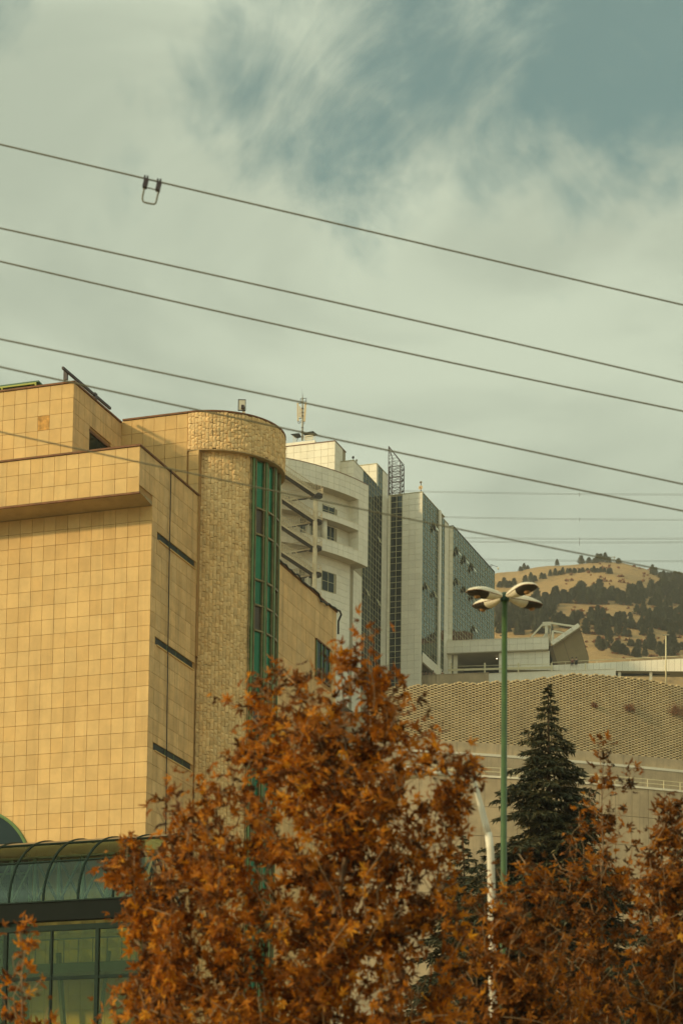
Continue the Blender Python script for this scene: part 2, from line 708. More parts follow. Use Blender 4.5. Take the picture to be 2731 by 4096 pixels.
M_PINE = foliage('hill_pine_needles', [(0.0, (.045, .058, .030)), (.5, (.075, .085, .042)), (1.0, (.13, .12, .06))], .2)  # needle colour lightened to suggest distance haze
M_SHRUB = foliage('rusty_shrub', [(0.0, (.09, .05, .02)), (.6, (.25, .10, .03)), (1.0, (.36, .17, .05))], .25)
# ------------------------------------------------------------------ ground
def smooth(a, b, x):
    t = max(0.0, min(1.0, (x - a) / (b - a)))
    return t * t * (3 - 2 * t)


def ground_z(x, y):
    if y < 45:
        z = 0.0
    elif y < 286:
        z = 0.172 * (y - 45)
    else:
        z = 41.45 + smooth(286, 300, y) * 28 + smooth(318, 326, y) * 18
    if y > 400:
        z += (y - 400) * 0.02
    return z


def make_ground():
    xs = [-4000, -1500, -600, -300] + list(range(-200, 240, 20)) + [300, 600, 1500, 4000]
    ys = [-4000, -1000, -300, -100, 0, 25, 45] + list(range(60, 280, 20)) + [286, 289, 292, 296, 300, 318, 320, 322, 324, 326, 350, 400, 500, 700, 1200, 2500, 6000]
    vs = [(x, y, ground_z(x, y)) for y in ys for x in xs]
    n = len(xs)
    fs = [(j * n + i, j * n + i + 1, (j + 1) * n + i + 1, (j + 1) * n + i) for j in range(len(ys) - 1) for i in range(n - 1)]
    me = bpy.data.meshes.new('ground')
    me.from_pydata(vs, [], fs)
    me.materials.append(M_GROUND)
    o = bpy.data.objects.new('ground', me)
    COL.objects.link(o)
    o['kind'] = 'structure'
    # the street in the foreground, a sheet just above the ground
    mb = MB().box((-300, -14, 0.004), (300, 12, 0.008))
    me = bpy.data.meshes.new('road')
    me.from_pydata(mb.v, [], mb.f)
    me.materials.append(M_ROAD)
    o = bpy.data.objects.new('road', me)
    COL.objects.link(o)
    o['kind'] = 'structure'
    mb = MB().box((-300, 12, -0.2), (300, 15.5, 0.13))
    me = bpy.data.meshes.new('pavement')
    me.from_pydata(mb.v, [], mb.f)
    me.materials.append(M_CONCRETE)
    o = bpy.data.objects.new('pavement', me)
    COL.objects.link(o)
    o['kind'] = 'structure'


make_ground()

# ------------------------------------------------------------------ the sandstone building, near left
UC, VM, VP, VC, UA = -38.58, 86.52, 85.20, 91.11, -42.13
ZP0, ZP1, ZA, ZC = 34.97, 36.88, 40.39, 40.50
ROW, COLW = 0.614, 0.53
TW = (-39.07, 94.11)          # axis of the round stair tower
NB = Thing('sandstone_building', 'yellow sandstone building with a round stone stair tower and tall green windows', 'building', (-43, 90, 6.5), -YAW)

B = MB()
B.box((-54, VM + .05, 6.0), (UC - .05, 99, ZP0 + .1))
B.box((-54, VP + .05, ZP0 + .06), (UC - .05, VC + .6, ZP1 - .04))
wall = NB.part('wall', B, M_JOINT)
B = MB().box((-54, 86.5, ZP1 - .2), (UA - .05, 96, ZA - .04))
upper_wall = NB.part('upper_wall', B, M_JOINT)
B = MB().box((-50, VC + .05, 30), (TW[0] + .02, 100, ZC - .04))
B.box((TW[0], VC + .05, 30), (UC + .05, 92.2, 38.86))
rear_wall = NB.part('rear_wall', B, M_JOINT)
# soffit under the projecting parapet, sloping back to the wall
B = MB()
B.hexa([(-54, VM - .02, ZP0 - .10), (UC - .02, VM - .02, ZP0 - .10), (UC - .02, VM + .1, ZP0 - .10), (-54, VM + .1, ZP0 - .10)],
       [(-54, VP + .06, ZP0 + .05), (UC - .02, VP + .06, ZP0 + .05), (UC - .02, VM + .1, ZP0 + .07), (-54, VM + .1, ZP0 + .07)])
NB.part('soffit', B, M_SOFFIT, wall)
# roof slabs
B = MB().box((-54, VP + .3, ZP1 - .5), (UC - .3, VC, ZP1 - .4))
NB.part('roof', B, M_CONCRETE)

G = .015


def tiles_u(v, u_right, n, z_lo, z_top, skip=None, w=COLW, h=ROW, z_ref=None, depth=.06):
    """tiles on a front facing -V, counted leftwards from the corner"""
    out = []
    z_ref = z_top if z_ref is None else z_ref
    k0 = math.ceil((z_ref - z_top) / h - 1e-6)
    for i in range(n):
        uc = u_right - w * (i + .5)
        k = k0 - 1
        while True:
            z1 = min(z_top, z_ref - k * h)
            z0 = max(z_lo, z_ref - (k + 1) * h)
            k += 1
            if z1 <= z_lo + .02:
                break
            if z1 - z0 < .05:
                continue
            if skip and skip(uc, (z0 + z1) / 2, z0, z1):
                continue
            out.append(((uc, v + depth / 2 + random.uniform(-.003, .003), (z0 + z1) / 2), (w - G, depth, z1 - z0 - G), 0))
    return out


def tiles_v(u, v_near, n, z_lo, z_top, skip=None, w=COLW, h=ROW, z_ref=None, depth=.06):
    out = []
    z_ref = z_top if z_ref is None else z_ref
    k0 = math.ceil((z_ref - z_top) / h - 1e-6)
    for i in range(n):
        vc = v_near + w * (i + .5)
        k = k0 - 1
        while True:
            z1 = min(z_top, z_ref - k * h)
            z0 = max(z_lo, z_ref - (k + 1) * h)
            k += 1
            if z1 <= z_lo + .02:
                break
            if z1 - z0 < .05:
                continue
            r = skip(vc, (z0 + z1) / 2, z0, z1) if skip else None
            if r is True:
                continue
            if isinstance(r, tuple):
                z0, z1 = r
            out.append(((u - depth / 2 + random.uniform(-.003, .003), vc, (z0 + z1) / 2), (depth, w - G, z1 - z0 - G), 0))
    return out


SILL = 33.65
ARCH = (-46.2, 20.3, 2.65)


def arch_skip(u, z, z0, z1):
    return (u - ARCH[0]) ** 2 + max(0, z - ARCH[1]) ** 2 < (ARCH[2] - .35) ** 2 and u < ARCH[0] + ARCH[2] - .3


# two bands of front tiles: main wall (behind the parapet's shadow) and parapet
front = tiles_u(VM, UC, 16, 7.0, ZP0 - .11, arch_skip, z_ref=SILL)
pieces(NB, 'tile', front, M_TILE, wall, 300, 'lower_tiles')
par = tiles_u(VP, UC, 16, ZP0 + .02, ZP1 - .05, h=.623, z_ref=ZP1 - .04)
pieces(NB, 'tile', par, M_TILE, wall, 60, 'parapet_tiles')
ru, rv, rz = on_v(178, 1692, 86.45)
rust_at = []


def rust_skip(u, z, z0, z1):
    if abs(u - ru) < COLW / 2 and abs(z - rz) < ROW / 2:
        rust_at.append((u, z, z0, z1))
        return True
    return False


blk = tiles_u(86.45, UA, 9, ZP1 - .1, ZA - .05, rust_skip)
pieces(NB, 'tile', blk, M_TILE, upper_wall, 80, 'upper_tiles')
for u, z, z0, z1 in rust_at[:1]:
    o = pieces(NB, 'stained_tile', [((u, 86.48, z), (COLW - G, .06, z1 - z0 - G), 0)], M_RUST, upper_wall)[0]
    o['label'] = 'single rust-stained tile high on the upper wall'
conn = tiles_u(VC, TW[0] - .02, 6, 36.2, ZC - .05, w=.51, h=.62)
conn += tiles_u(VC, UC + .02, 1, 33, 38.84, w=.46, h=.62, z_ref=ZC - .05)
pieces(NB, 'tile', conn, M_TILE, rear_wall, 80, 'rear_tiles')

SLOTS = [SILL - 7 * ROW * k for k in range(4)]


def slot_skip(v, z, z0, z1):
    for s in SLOTS:
        if abs(z0 - s) < .05 and v > 87.2:
            return (s + .31, z1)
    return None


side = tiles_v(UC, VM + .0, 9, 7.0, ZP0 + .3, slot_skip, w=.515, z_ref=SILL)
side = [t for t in side if t[0][2] < ZP0 + .3]
side += tiles_v(UC, VP, 12, ZP0 + .3, ZP1 - .05, w=.4925, h=.803, z_ref=ZP1 - .04)
pieces(NB, 'tile', side, M_TILE_SIDE, wall, 260, 'side_tiles')


def awin_skip(v, z, z0, z1):
    return 88.0 < v < 90.0 and z < 38.85


upside = tiles_v(UA, 86.45, 9, ZP1 - .1, ZA - .05, awin_skip, w=.518)
pieces(NB, 'tile', upside, M_TILE_SIDE, upper_wall, 60, 'upper_side_tiles')
NB.part('window', MB().box((UA - .2, 87.95, 36.9), (UA - .04, 90.05, 38.93)), M_DARKGLASS, upper_wall)
NB.part('lintel', MB().box((UA - .06, 87.95, 38.86), (UA + .01, 90.05, 38.97)), M_COPING, upper_wall)
for s in SLOTS:
    w_ = NB.part('slot_window', MB().box((UC - .2, 87.18, s + .005), (UC - .045, 90.98, s + .31)), M_SLOT, wall)
    NB.part('sill', MB().box((UC - .05, 87.2, s - .035), (UC + .045, 91.0, s + .012)), M_TILE, w_)
    for q in (88.3, 89.2, 90.1):
        NB.part('mullion', MB().box((UC - .04, q, s + .015), (UC - .03, q + .03, s + .30)), M_GREENFRAME, w_)

# copings
for nm, a, b in (('coping', (-54, VP - .05, ZP1 - .04), (UC + .05, VP + .3, ZP1 + .03)),
                 ('coping', (UC - .3, VP + .305, ZP1 - .04), (UC + .05, VC + .4, ZP1 + .03)),
                 ('coping', (-54, 86.40, ZA - .04), (UA + .05, 86.75, ZA + .03)),
                 ('coping', (UA - .3, 86.755, ZA - .04), (UA + .05, VC - .06, ZA + .03)),
                 ('coping', (UA + .06, VC - .05, ZC - .04), (TW[0] - .02, VC + .3, ZC + .03)),
                 ('ledge', (-54, VP - .03, ZP0 - .06), (UC + .03, VP + .06, ZP0 + .015))):
    NB.part(nm, MB().box(a, b), M_COPING)
# hanging cable on the side wall
c0, c1 = on_u(683, 1893, UC + .06), on_u(664, 3250, UC + .06)
NB.part('cable', MB().tube([(UC - .2, c0[1] - .25, ZP1 + .03), (UC + .08, c0[1], ZP1 + .02), (UC + .07, c0[1] + .02, 33), (UC + .07, (c0[1] + c1[1]) / 2, 27), (UC + .07, c1[1], c1[2]), (UC + .07, c1[1], 12)], .022, 6), M_CABLE)

# --- round tower
RS, RB = 2.78, 3.02


def tw(a, r):
    return TW[0] + r * math.sin(a), TW[1] - r * math.cos(a)


def angle_at(px, r, z):
    lo, hi = 0.0, 1.85
    for _ in range(40):
        m = (lo + hi) / 2
        x = proj(xyz((*tw(m, r), z)))[0]
        if x < px:
            lo = m
        else:
            hi = m
    return lo


A_GL = angle_at(1000, RS, 32)
B = MB()
n = 40
ring = [tw(2 * math.pi * i / n, RS - .09) for i in range(n)]
B.prism(ring, 6.5, 38.95)
shaft = NB.part('tower_shaft', B, M_STONEJ)
ring = [tw(2 * math.pi * i / n, RB - .09) for i in range(n)]
band = NB.part('tower_band', MB().prism(ring, 38.83, ZC - .03), M_STONEJ)
stones = []
rnd = random.Random(3)
cw = .152
ncol = int((A_GL - .17) * RS / cw)
da = (A_GL - .17) / ncol
for i in range(ncol):
    a = .17 + da * (i + .5)
    z = 38.86
    while z > 13:
        h = rnd.choice((.15, .19, .23, .27, .31))
        r = RS - .04 + rnd.uniform(-.012, .018)
        x, y = tw(a, r)
        stones.append(((x, y, z - h / 2), (da * RS - .010, .075, h - .012), a))
        z -= h
pieces(NB, 'stone_block', stones, M_STONE, shaft, 300, 'lower_stones', tuple('r%d' % i for i in range(9)))
stones = []
ncol = int(2.35 * RB / cw)
for i in range(ncol):
    a = -.0 + (i + .5) * 2.35 / ncol
    z = ZC - .04
    while z > 38.86:
        h = min(rnd.choice((.16, .2, .24, .28)), z - 38.84)
        if h < .06:
            break
        r = RB - .04 + rnd.uniform(-.012, .018)
        x, y = tw(a, r)
        stones.append(((x, y, z - h / 2), (2.35 / ncol * RB - .014, .075, h - .016), a))
        z -= h
pieces(NB, 'stone_block', stones, M_STONE, band, 200, 'rear_band_stones', tuple('r%d' % i for i in range(9)))
B = MB()
B.strip_wall([tw(i * .07, RB + .03) for i in range(0, 36)], [tw(i * .07, RB - .3) for i in range(0, 36)], ZC - .035, ZC + .03)
NB.part('coping', B, M_COPING, band)
NB.part('ledge', MB().strip_wall([tw(i * .07, RB + .02) for i in range(0, 36)], [tw(i * .07, RS - .12) for i in range(0, 36)], 38.80, 38.84), M_SOFFIT, band)

# --- curved window bay of the tower
AW = .268     # angle of one bay column
zrow = [38.79]
z = 38.79
seg = []      # (top, bottom, kind)
pat = [('long', 2.02), ('vent', 1.02), ('long', 1.92), ('short', 1.03), ('vent', 1.02)]
seq = [2.02, 1.05, 1.90, 1.02] + [1.02, 1.95, 1.02] * 6
kin = ['g', 'b', 'g', 'g'] + ['b', 'g', 'g'] * 6
zz = 38.72
for h, k in zip(seq, kin):
    seg.append((zz, zz - h, k))
    zz -= h + .07
    if zz < 14:
        break
RG = RS - .02
bay = NB.part('window_bay', MB().strip_wall([tw(A_GL + i * .067, RG - .06) for i in range(0, 22)], [tw(A_GL + i * .067, RG - .2) for i in range(0, 22)], 14, 38.79), M_BRONZE)
for c in range(5):
    a0 = A_GL + .035 + c * AW
    a1 = a0 + AW
    # posts: a doubled green and bronze upright on the left of every column
    for q, (aa, wd, m) in enumerate(((a0 - .02, .10, M_GREENFRAME), (a0 + .028, .05, M_BRONZE), (a0 - .068, .05, M_BRONZE))):
        x, y = tw(aa, RG + (.05 if q == 0 else .025))
        d = Vector((math.cos(aa), math.sin(aa), 0))
        nrm = Vector((math.sin(aa), -math.cos(aa), 0))
        NB.part('mullion', MB().obox((x, y, (14 + 38.78) / 2), (d, nrm, (0, 0, 1)), (wd, .12, 38.78 - 14)), m, bay)
    for (t, b, k) in seg:
        shift = .0
        am = (a0 + a1) / 2 + .012
        x, y = tw(am, RG - .02)
        d = Vector((math.cos(am), math.sin(am), 0))
        nrm = Vector((math.sin(am), -math.cos(am), 0))
        wv = AW * RG - .13
        kk = k if c == 0 else ('g' if k == 'b' and c != 3 else k)
        pn = NB.part('pane', MB().obox((x, y, (t + b) / 2), (d, nrm, (0, 0, 1)), (wv, .03, t - b)), M_BROWNPANE if kk == 'b' else M_GREENGLASS, bay)
        NB.part('transom', MB().obox((*tw(am, RG + .03), b - .035), (d, nrm, (0, 0, 1)), (wv + .02, .10, .075)), M_BRONZE, bay)

# --- wing to the right of the tower
UD, ZD = -36.9, 35.46
ved = on_u(1360, 2474, UD)[1]
B = MB().prism([(-46, 96), (UD - .05, 96.0), (UD - .05, ved - .5), (UD - .18, ved - .12), (UD - .5, ved), (-46, ved)], 9, ZD - .04)
wing = NB.part('wing_wall', B, M_JOINT)
w0, w1 = on_u(1267, 2565, UD), on_u(1321, 2602, UD)


def wing_skip(v, z, z0, z1):
    return bool(w0[1] - .1 < v < w1[1] + .1 and w1[2] - 1.7 < z < w0[2])


nv = int((ved - .5 - 94.9) / .58)
wt = tiles_v(UD, ved - .5 - nv * .58, nv, 9.5, ZD - .05, wing_skip, w=.58, h=.66)
wt += [((UD - .16, ved - .27, z_), (.06, .5, .66 - G), math.radians(20)) for z_ in [ZD - .38 - k * .66 for k in range(39)]]
pieces(NB, 'tile', wt, M_TILE_SIDE, wing, 160, 'wing_tiles')
wz = w1[2]
ww = NB.part('window', MB().box((UD - .25, w0[1], wz - 1.66), (UD - .035, w1[1], wz)), M_DARKGLASS, wing)
NB.part('frame', MB().box((UD - .06, w0[1] - .05, wz), (UD + .02, w1[1] + .05, wz + .07)).box((UD - .06, w0[1] - .05, wz - 1.72), (UD + .02, w1[1] + .05, wz - 1.66)), M_COPING, ww)
for q in (.0, .36, .62, .96):
    vq = w0[1] + (w1[1] - w0[1]) * q
    NB.part('mullion', MB().box((UD - .04, vq, wz - 1.66), (UD + .005, vq + .06, wz)), M_GREENFRAME, ww)
NB.part('coping', MB().box((UD - .3, 94.8, ZD - .04), (UD + .05, ved - .45, ZD + .03)), M_COPING, wing)
# loose cable lying along the wing's edge
rnd = random.Random(11)
pts = []
for i in range(26):
    t = i / 25
    pts.append((UD + .06 + rnd.uniform(-.01, .05), 95.6 + (ved - 95.6) * t, ZD + .03 + rnd.uniform(-.06, .05) - (.22 if .66 < t < .8 else 0)))
pts.append((UD - .1, ved + .04, ZD - .3))
pts.append((UD - .1, ved + .05, ZD - .9))
NB.part('cable', MB().tube(pts, .045, 6), M_CABLE, wing)

# --- arched window low on the front wall
ar = [(ARCH[0] + ARCH[2] * math.cos(a), ARCH[1] + ARCH[2] * math.sin(a)) for a in np.linspace(0, math.pi, 33)]
poly = [(ARCH[0] + ARCH[2], 9)] + ar + [(ARCH[0] - ARCH[2], 9)]
B = MB()
nn = len(poly)
B.add([(u, VM - .012, z) for u, z in poly] + [(u, VM + .03, z) for u, z in poly],
      [tuple(range(nn)), tuple(range(2 * nn - 1, nn - 1, -1))] + [(i, nn + i, nn + (i + 1) % nn, (i + 1) % nn) for i in range(nn)])
aw = NB.part('arched_window', B, M_DARKGLASS, wall)
NB.part('frame', MB().tube([(u, VM - .03, z) for u, z in poly], .07, 6), M_GREENFRAME, aw)
for q in (-1.4, -.2, 1.0):
    hh = math.sqrt(max(0.1, ARCH[2] ** 2 - q * q))
    NB.part('mullion', MB().box((ARCH[0] + q, VM - .06, 9), (ARCH[0] + q + .08, VM - .014, ARCH[1] + hh)), M_GREENFRAME, aw)
for zq in (12.5, 16.2, 20.2):
    NB.part('transom', MB().box((ARCH[0] - ARCH[2], VM - .055, zq), (ARCH[0] + ARCH[2], VM - .013, zq + .08)), M_GREENFRAME, aw)

# --- on the roof
sh = Thing('roof_shed', 'low green metal shed with yellow-green trim on the upper roof', 'shed', (-46, 89, ZA - .5), -YAW)
ua, ub = on_v(-60, 1530, 88.6)[0], on_v(160, 1524, 88.6)[0]
zt = on_v(150, 1524, 88.6)[2]
sh.part('wall', MB().box((ua, 88.75, ZA - .5), (ub - .12, 91, zt - .12)), M_STEEL)
sh.part('roof', MB().hexa([(ua, 88.5, zt - .09), (ub, 88.5, zt - .09), (ub + .02, 91, zt - .30), (ua, 91, zt - .30)], [(ua, 88.5, zt - .02), (ub, 88.5, zt - .02), (ub + .02, 91, zt - .22), (ua, 91, zt - .22)]), surf('roof_green', (.03, .11, .06), .5))
M_LIME = surf('lime_trim', (.32, .36, .05), .5)
sh.part('trim', MB().box((ua, 88.47, zt - .16), (ub - .1, 88.53, zt - .10)).box((ub - .16, 88.47, ZA - .3), (ub - .1, 88.53, zt - .165)).box((on_v(8, 1550, 88.5)[0], 88.47, ZA - .3), (on_v(8, 1550, 88.5)[0] + .06, 88.53, zt - .165)), M_LIME)
cd = on_v(62, 1522, 89.6)
sh.part('vent_cap', MB().lathe((cd[0], 89.6, zt - .16), [(.36, 0), (.36, .1), (.24, .2), (.05, .24)], 20), M_COPING, smooth=True)

bm = Thing('roof_beam', 'dark steel beam on short posts slanting along the upper roof edge', 'steel beam', (UA - .2, 88, ZA), -YAW)
ub_ = UA - .12
q0, q1 = on_u(252, 1468, ub_), on_u(442, 1634, ub_)
bz = q0[2] - .03
bm.part('beam', MB().bar((ub_, q0[1], bz), (ub_, q1[1], q1[2]), .09, .10), M_STEEL)
po = on_u(270, 1500, ub_)
bm.part('post', MB().box((ub_ - .16, po[1] - .02, ZA - .05), (ub_ + .0, po[1] + .10, bz + .08)), M_STEEL)
po = on_u(377, 1575, ub_)
bm.part('post', MB().box((ub_ - .05, po[1], ZA - .05), (ub_ + .06, po[1] + .22, po[2] + .06)), M_STEEL)

# --- floodlight panel on the round tower
fb = xyz((*tw(1.0, 2.2), ZC))
fl = Thing('roof_floodlight', 'square white panel with a lamp on a short post above the round tower', 'floodlight', fb)
p0 = at_y(968, 1625, fb[1])
fl.part('post', MB().box((p0[0] + .02, p0[1] - .04, ZC - .5), (p0[0] + .14, p0[1] + .04, p0[2] - .02)), M_CREAM)
fl.part('panel', MB().box((p0[0] - .14, p0[1] - .08, p0[2] - .19), (p0[0] + .14, p0[1] - .05, p0[2] + .24)), surf('panel_grey', (.55, .55, .45), .5))
fl.part('panel_frame', MB().box((p0[0] - .165, p0[1] - .09, p0[2] - .22), (p0[0] - .14, p0[1] - .04, p0[2] + .27)).box((p0[0] + .14, p0[1] - .09, p0[2] - .22), (p0[0] + .165, p0[1] - .04, p0[2] + .27)).box((p0[0] - .14, p0[1] - .09, p0[2] + .24), (p0[0] + .14, p0[1] - .04, p0[2] + .27)).box((p0[0] - .14, p0[1] - .09, p0[2] - .22), (p0[0] + .14, p0[1] - .04, p0[2] - .19)), M_STEEL)
fl.part('lamp', MB().box((p0[0] - .02, p0[1] - .22, p0[2] - .16), (p0[0] + .1, p0[1] - .08, p0[2] - .02)), M_STEEL)

# ------------------------------------------------------------------ glass-roofed arcade at the foot of the front wall
VE = 82.1
ev = on_v(312, 3605, VE)
ZE = ev[2]
top = on_v(510, 3363, VM)
ZT = top[2]
AR = Thing('glass_arcade', 'green glass arcade with a curved barrel roof in front of the sandstone wall', 'arcade', (-44, 84, 6.4), -YAW)
M_VAULT = clear_glass('vault_glass', (.58, .80, .55), .05)
M_VTOP = surf('brown_roof_panel', (.24, .17, .095), .45, mottle=.2, mscale=1)  # mottled brown colour on the upper vault panels
M_FRONTG = clear_glass('front_glass', (.66, .70, .34), .02)
M_RIB = surf('dark_green_steel', (.010, .026, .018), .6, mottle=.2, mscale=3, spec=.1)
M_BEAM = surf('black_green_beam', (.010, .014, .012), .8, spec=.05)
M_TRUSS = surf('grey_truss', (.07, .08, .07), .6)


def vault(t):
    """t 0..1 from the eave to the wall"""
    a = t * math.pi / 2
    return VM - .06 - (VM - .06 - VE) * math.cos(a), ZE + (ZT - ZE) * math.sin(a)


ribs = [on_v(x, y, VE)[0] for x, y in ((36, 3620), (175, 3609), (311, 3603), (452, 3591))]
st = (ribs[3] - ribs[0]) / 3
us = [ribs[0] + st * k for k in range(-5, 8)]
us = [u for u in us if u < -36.4]
for i, u in enumerate(us):
    AR.part('rib', MB().tube([(u, v, z) for v, z in (vault(k / 14) for k in range(15))], .055, 6), M_RIB)
    if i == len(us) - 1:
        break
    for k0, k1, m in ((0, 5, M_VAULT), (5, 9, M_VAULT), (9, 14, M_VTOP)):
        B = MB()
        kk_ = [k0 + (k1 - k0) * j / 10 for j in range(11)]
        vs = []
        for k in kk_:
            a = vault(k / 14)
            vs += [(u, *a), (us[i + 1], *a)]
        B.add(vs, [(2 * j, 2 * j + 1, 2 * j + 3, 2 * j + 2) for j in range(10)])
        AR.part('roof_panel' if m is M_VTOP else 'pane', B, m, smooth=True)
u0, u1 = us[0], us[-1]
for t in (5 / 14, 9 / 14, .999):
    v, z = vault(t)
    AR.part('purlin', MB().tube([(u0, v, z + .02), (u1, v, z + .02)], .035, 6), M_RIB)
AR.part('eave_beam', MB().box((u0, VE - .12, ZE - .70), (u1, VE + .25, ZE + .02)), M_BEAM)
AR.part('gutter_lip', MB().box((u0, VE - .18, ZE - .0), (u1, VE - .121, ZE + .05)), M_RIB)
zr = on_v(300, 3706, VE)[2]
AR.part('top_rail', MB().box((u0, VE - .02, zr - .12), (u1, VE + .16, zr + .09)), M_RIB)
z2 = on_v(380, 3906, VE)[2]
z3 = on_v(380, 4092, VE)[2]
AR.part('transom', MB().box((u0, VE - .0, z2 - .06), (u1, VE + .14, z2 + .06)), M_RIB)
AR.part('transom', MB().box((u0, VE - .0, z3 - .5), (u1, VE + .14, z3 - .4)), M_RIB)
mul = [on_v(x, 3850, VE)[0] for x in (-120, 22, 205, 388, 572)]
mul += [mul[-1] + (mul[-1] - mul[-2]) * k for k in (1, 2, 3)]
mul = [u for u in mul if u < u1 + .1]
for i, u in enumerate(mul):
    w = .14 if i in (1, 3, 5) else .07
    AR.part('mullion', MB().box((u - w / 2, VE - .03, 6), (u + w / 2, VE + .13, zr - .12)), M_RIB)
    if i:
        for za, zb in ((z2 + .06, zr - .12), (z3 - .4, z2 - .06), (6.5, z3 - .5)):
            AR.part('pane', MB().box((mul[i - 1] + .07, VE + .04, za), (u - .07, VE + .06, zb)), M_FRONTG)
# space truss under the vault
B = MB()
va, vb = VE + .7, VM - 1.2
zl, zu = ZE + .15, ZE + 2.1
m = 13
for k in range(m):
    a = u0 + (u1 - u0) * k / m
    b = u0 + (u1 - u0) * (k + 1) / m
    B.bar((a, va + .9, zu), (b, va + .9, zu), .10)
    B.bar((a, va, zl), (b, va, zl), .10)
    B.bar((a, vb, zl), (b, vb, zl), .10)
    c = (a + b) / 2
    for p, q in (((a, va, zl), (c, va + .9, zu)), ((b, va, zl), (c, va + .9, zu)), ((a, vb, zl), (c, va + .9, zu)), ((b, vb, zl), (c, va + .9, zu)), ((a, va, zl), (a, vb, zl)), ((a, va, zl), (b, vb, zl)), ((c, va + .9, zu), (c, va + .9, zl + .2))):
        B.bar(p, q, .085)
AR.part('roof_truss', B, M_TRUSS)
# gallery floor with a rail inside
zf = on_v(300, 3850, VM - 1.3)[2]
AR.part('gallery_floor', MB().box((u0, VM - 1.3, zf - .38), (u1, VM - .01, zf)), M_TRUSS)
B = MB()
B.bar((u0, VM - 1.25, zf + .95), (u1, VM - 1.25, zf + .95), .05)
for k in range(22):
    a = u0 + (u1 - u0) * k / 21
    B.bar((a, VM - 1.25, zf), (a, VM - 1.25, zf + .95), .03)
AR.part('gallery_rail', B, M_TRUSS)
for (ax, bx, za, zb) in ((-44.5, -43.2, zr - .3, 9), (-42.0, -41.0, zr - .3, 9), (-39.8, -40.6, zr - .3, 9)):
    AR.part('strut', MB().bar((ax, VM - .5, za), (bx, VM - .9, zb), .16), M_TRUSS)
# ------------------------------------------------------------------ the white buildings up the hill
PG = .035


def rows_down(z_top, z_lo, pat=(.86, .86, .86, 1.10), start=0):
    out, k, z = [], start, z_top
    while z > z_lo + .2:
        h = pat[k % len(pat)]
        out.append((max(z_lo, z - h), z))
        z -= h
        k += 1
    return out


def panels(face, c, a0, a1, n, rows, depth=.06, gap=PG, skip=None, tilt=0.0, seed=1):
    """flat pieces on a front (face 'u', facing -V) or a side (face 'v', facing +U)"""
    rnd = random.Random(seed)
    out = []
    w = (a1 - a0) / n
    for i in range(n):
        a = a0 + w * (i + .5)
        for z0, z1 in rows:
            if skip and skip(a, (z0 + z1) / 2):
                continue
            tl = (rnd.uniform(-tilt, tilt), rnd.uniform(-tilt, tilt))
            if face == 'u':
                out.append(((a, c + depth / 2, (z0 + z1) / 2), (w - gap, depth, z1 - z0 - gap), rnd.uniform(-tilt, tilt), (tl[0], 0)))
            else:
                out.append(((c - depth / 2, a, (z0 + z1) / 2), (depth, w - gap, z1 - z0 - gap), rnd.uniform(-tilt, tilt), (0, tl[1])))
    return out


U2, V2 = -102.26, 323.99
VSTRIP, U5, VEND = 337.5, -101.67, 360.4
UG = -107.46
ZW, ZW5 = 123.5, 122.87
TB = Thing('glass_tower', 'tall slab tower with cream panels, a dark window strip and teal glass side', 'building', (-104, 335, 92), -YAW)
B = MB()
B.box((UG + .0, V2 + .06, 90), (U2 - .06, V2 + .9, ZW - .05))
B.box((-112, V2 + .95, 100), (U2 - .25, VSTRIP + .5, ZW - .1))
B.box((-112, V2 + .95, 90), (U2 - 3.5, VSTRIP + .5, 100))
B.box((-112, VSTRIP + .06, 90), (U5 - .25, VEND - .06, ZW5 - .05))
B.box((U2 - .2, VSTRIP + .06, 90), (U5 - .06, VSTRIP + .5, ZW5 - .05))
tb_core = TB.part('core', B, M_WHITEBASE)
rows = rows_down(ZW - .06, 92.5)
pan = panels('u', V2, UG + .02, -106.98, 1, rows) + panels('u', V2, -105.24, U2, 3, rows)
r5 = rows_down(ZW5 - .06, 94.5)
pan += panels('u', VSTRIP, U2, U5, 1, r5)
pan += panels('v', U2, 335.2, VSTRIP - .02, 2, [r for r in r5])
pieces(TB, 'panel', pan, M_WHITE, tb_core, 230, 'lower_panels')
# the dark strip in the front
prow = rows_down(ZW - .25, 93.0)
gl = panels('u', V2 + .05, -106.98, -105.24, 2, prow, .03, .05, None, .004, 4)
pieces(TB, 'pane', gl, M_CURTAIN_D, tb_core, 80, 'lower_panes')
for q, wd in ((-106.98, .06), (-106.11, .07), (-105.24, .06)):
    TB.part('mullion', MB().box((q - wd / 2, V2 - .04, 93), (q + wd / 2, V2 + .05, ZW - .2)), M_MULLION, tb_core)
for z0, z1 in prow:
    TB.part('transom', MB().box((-106.95, V2 - .02, z0 - .03), (-105.27, V2 + .05, z0 + .03)), M_MULLION, tb_core)

VENTS = []


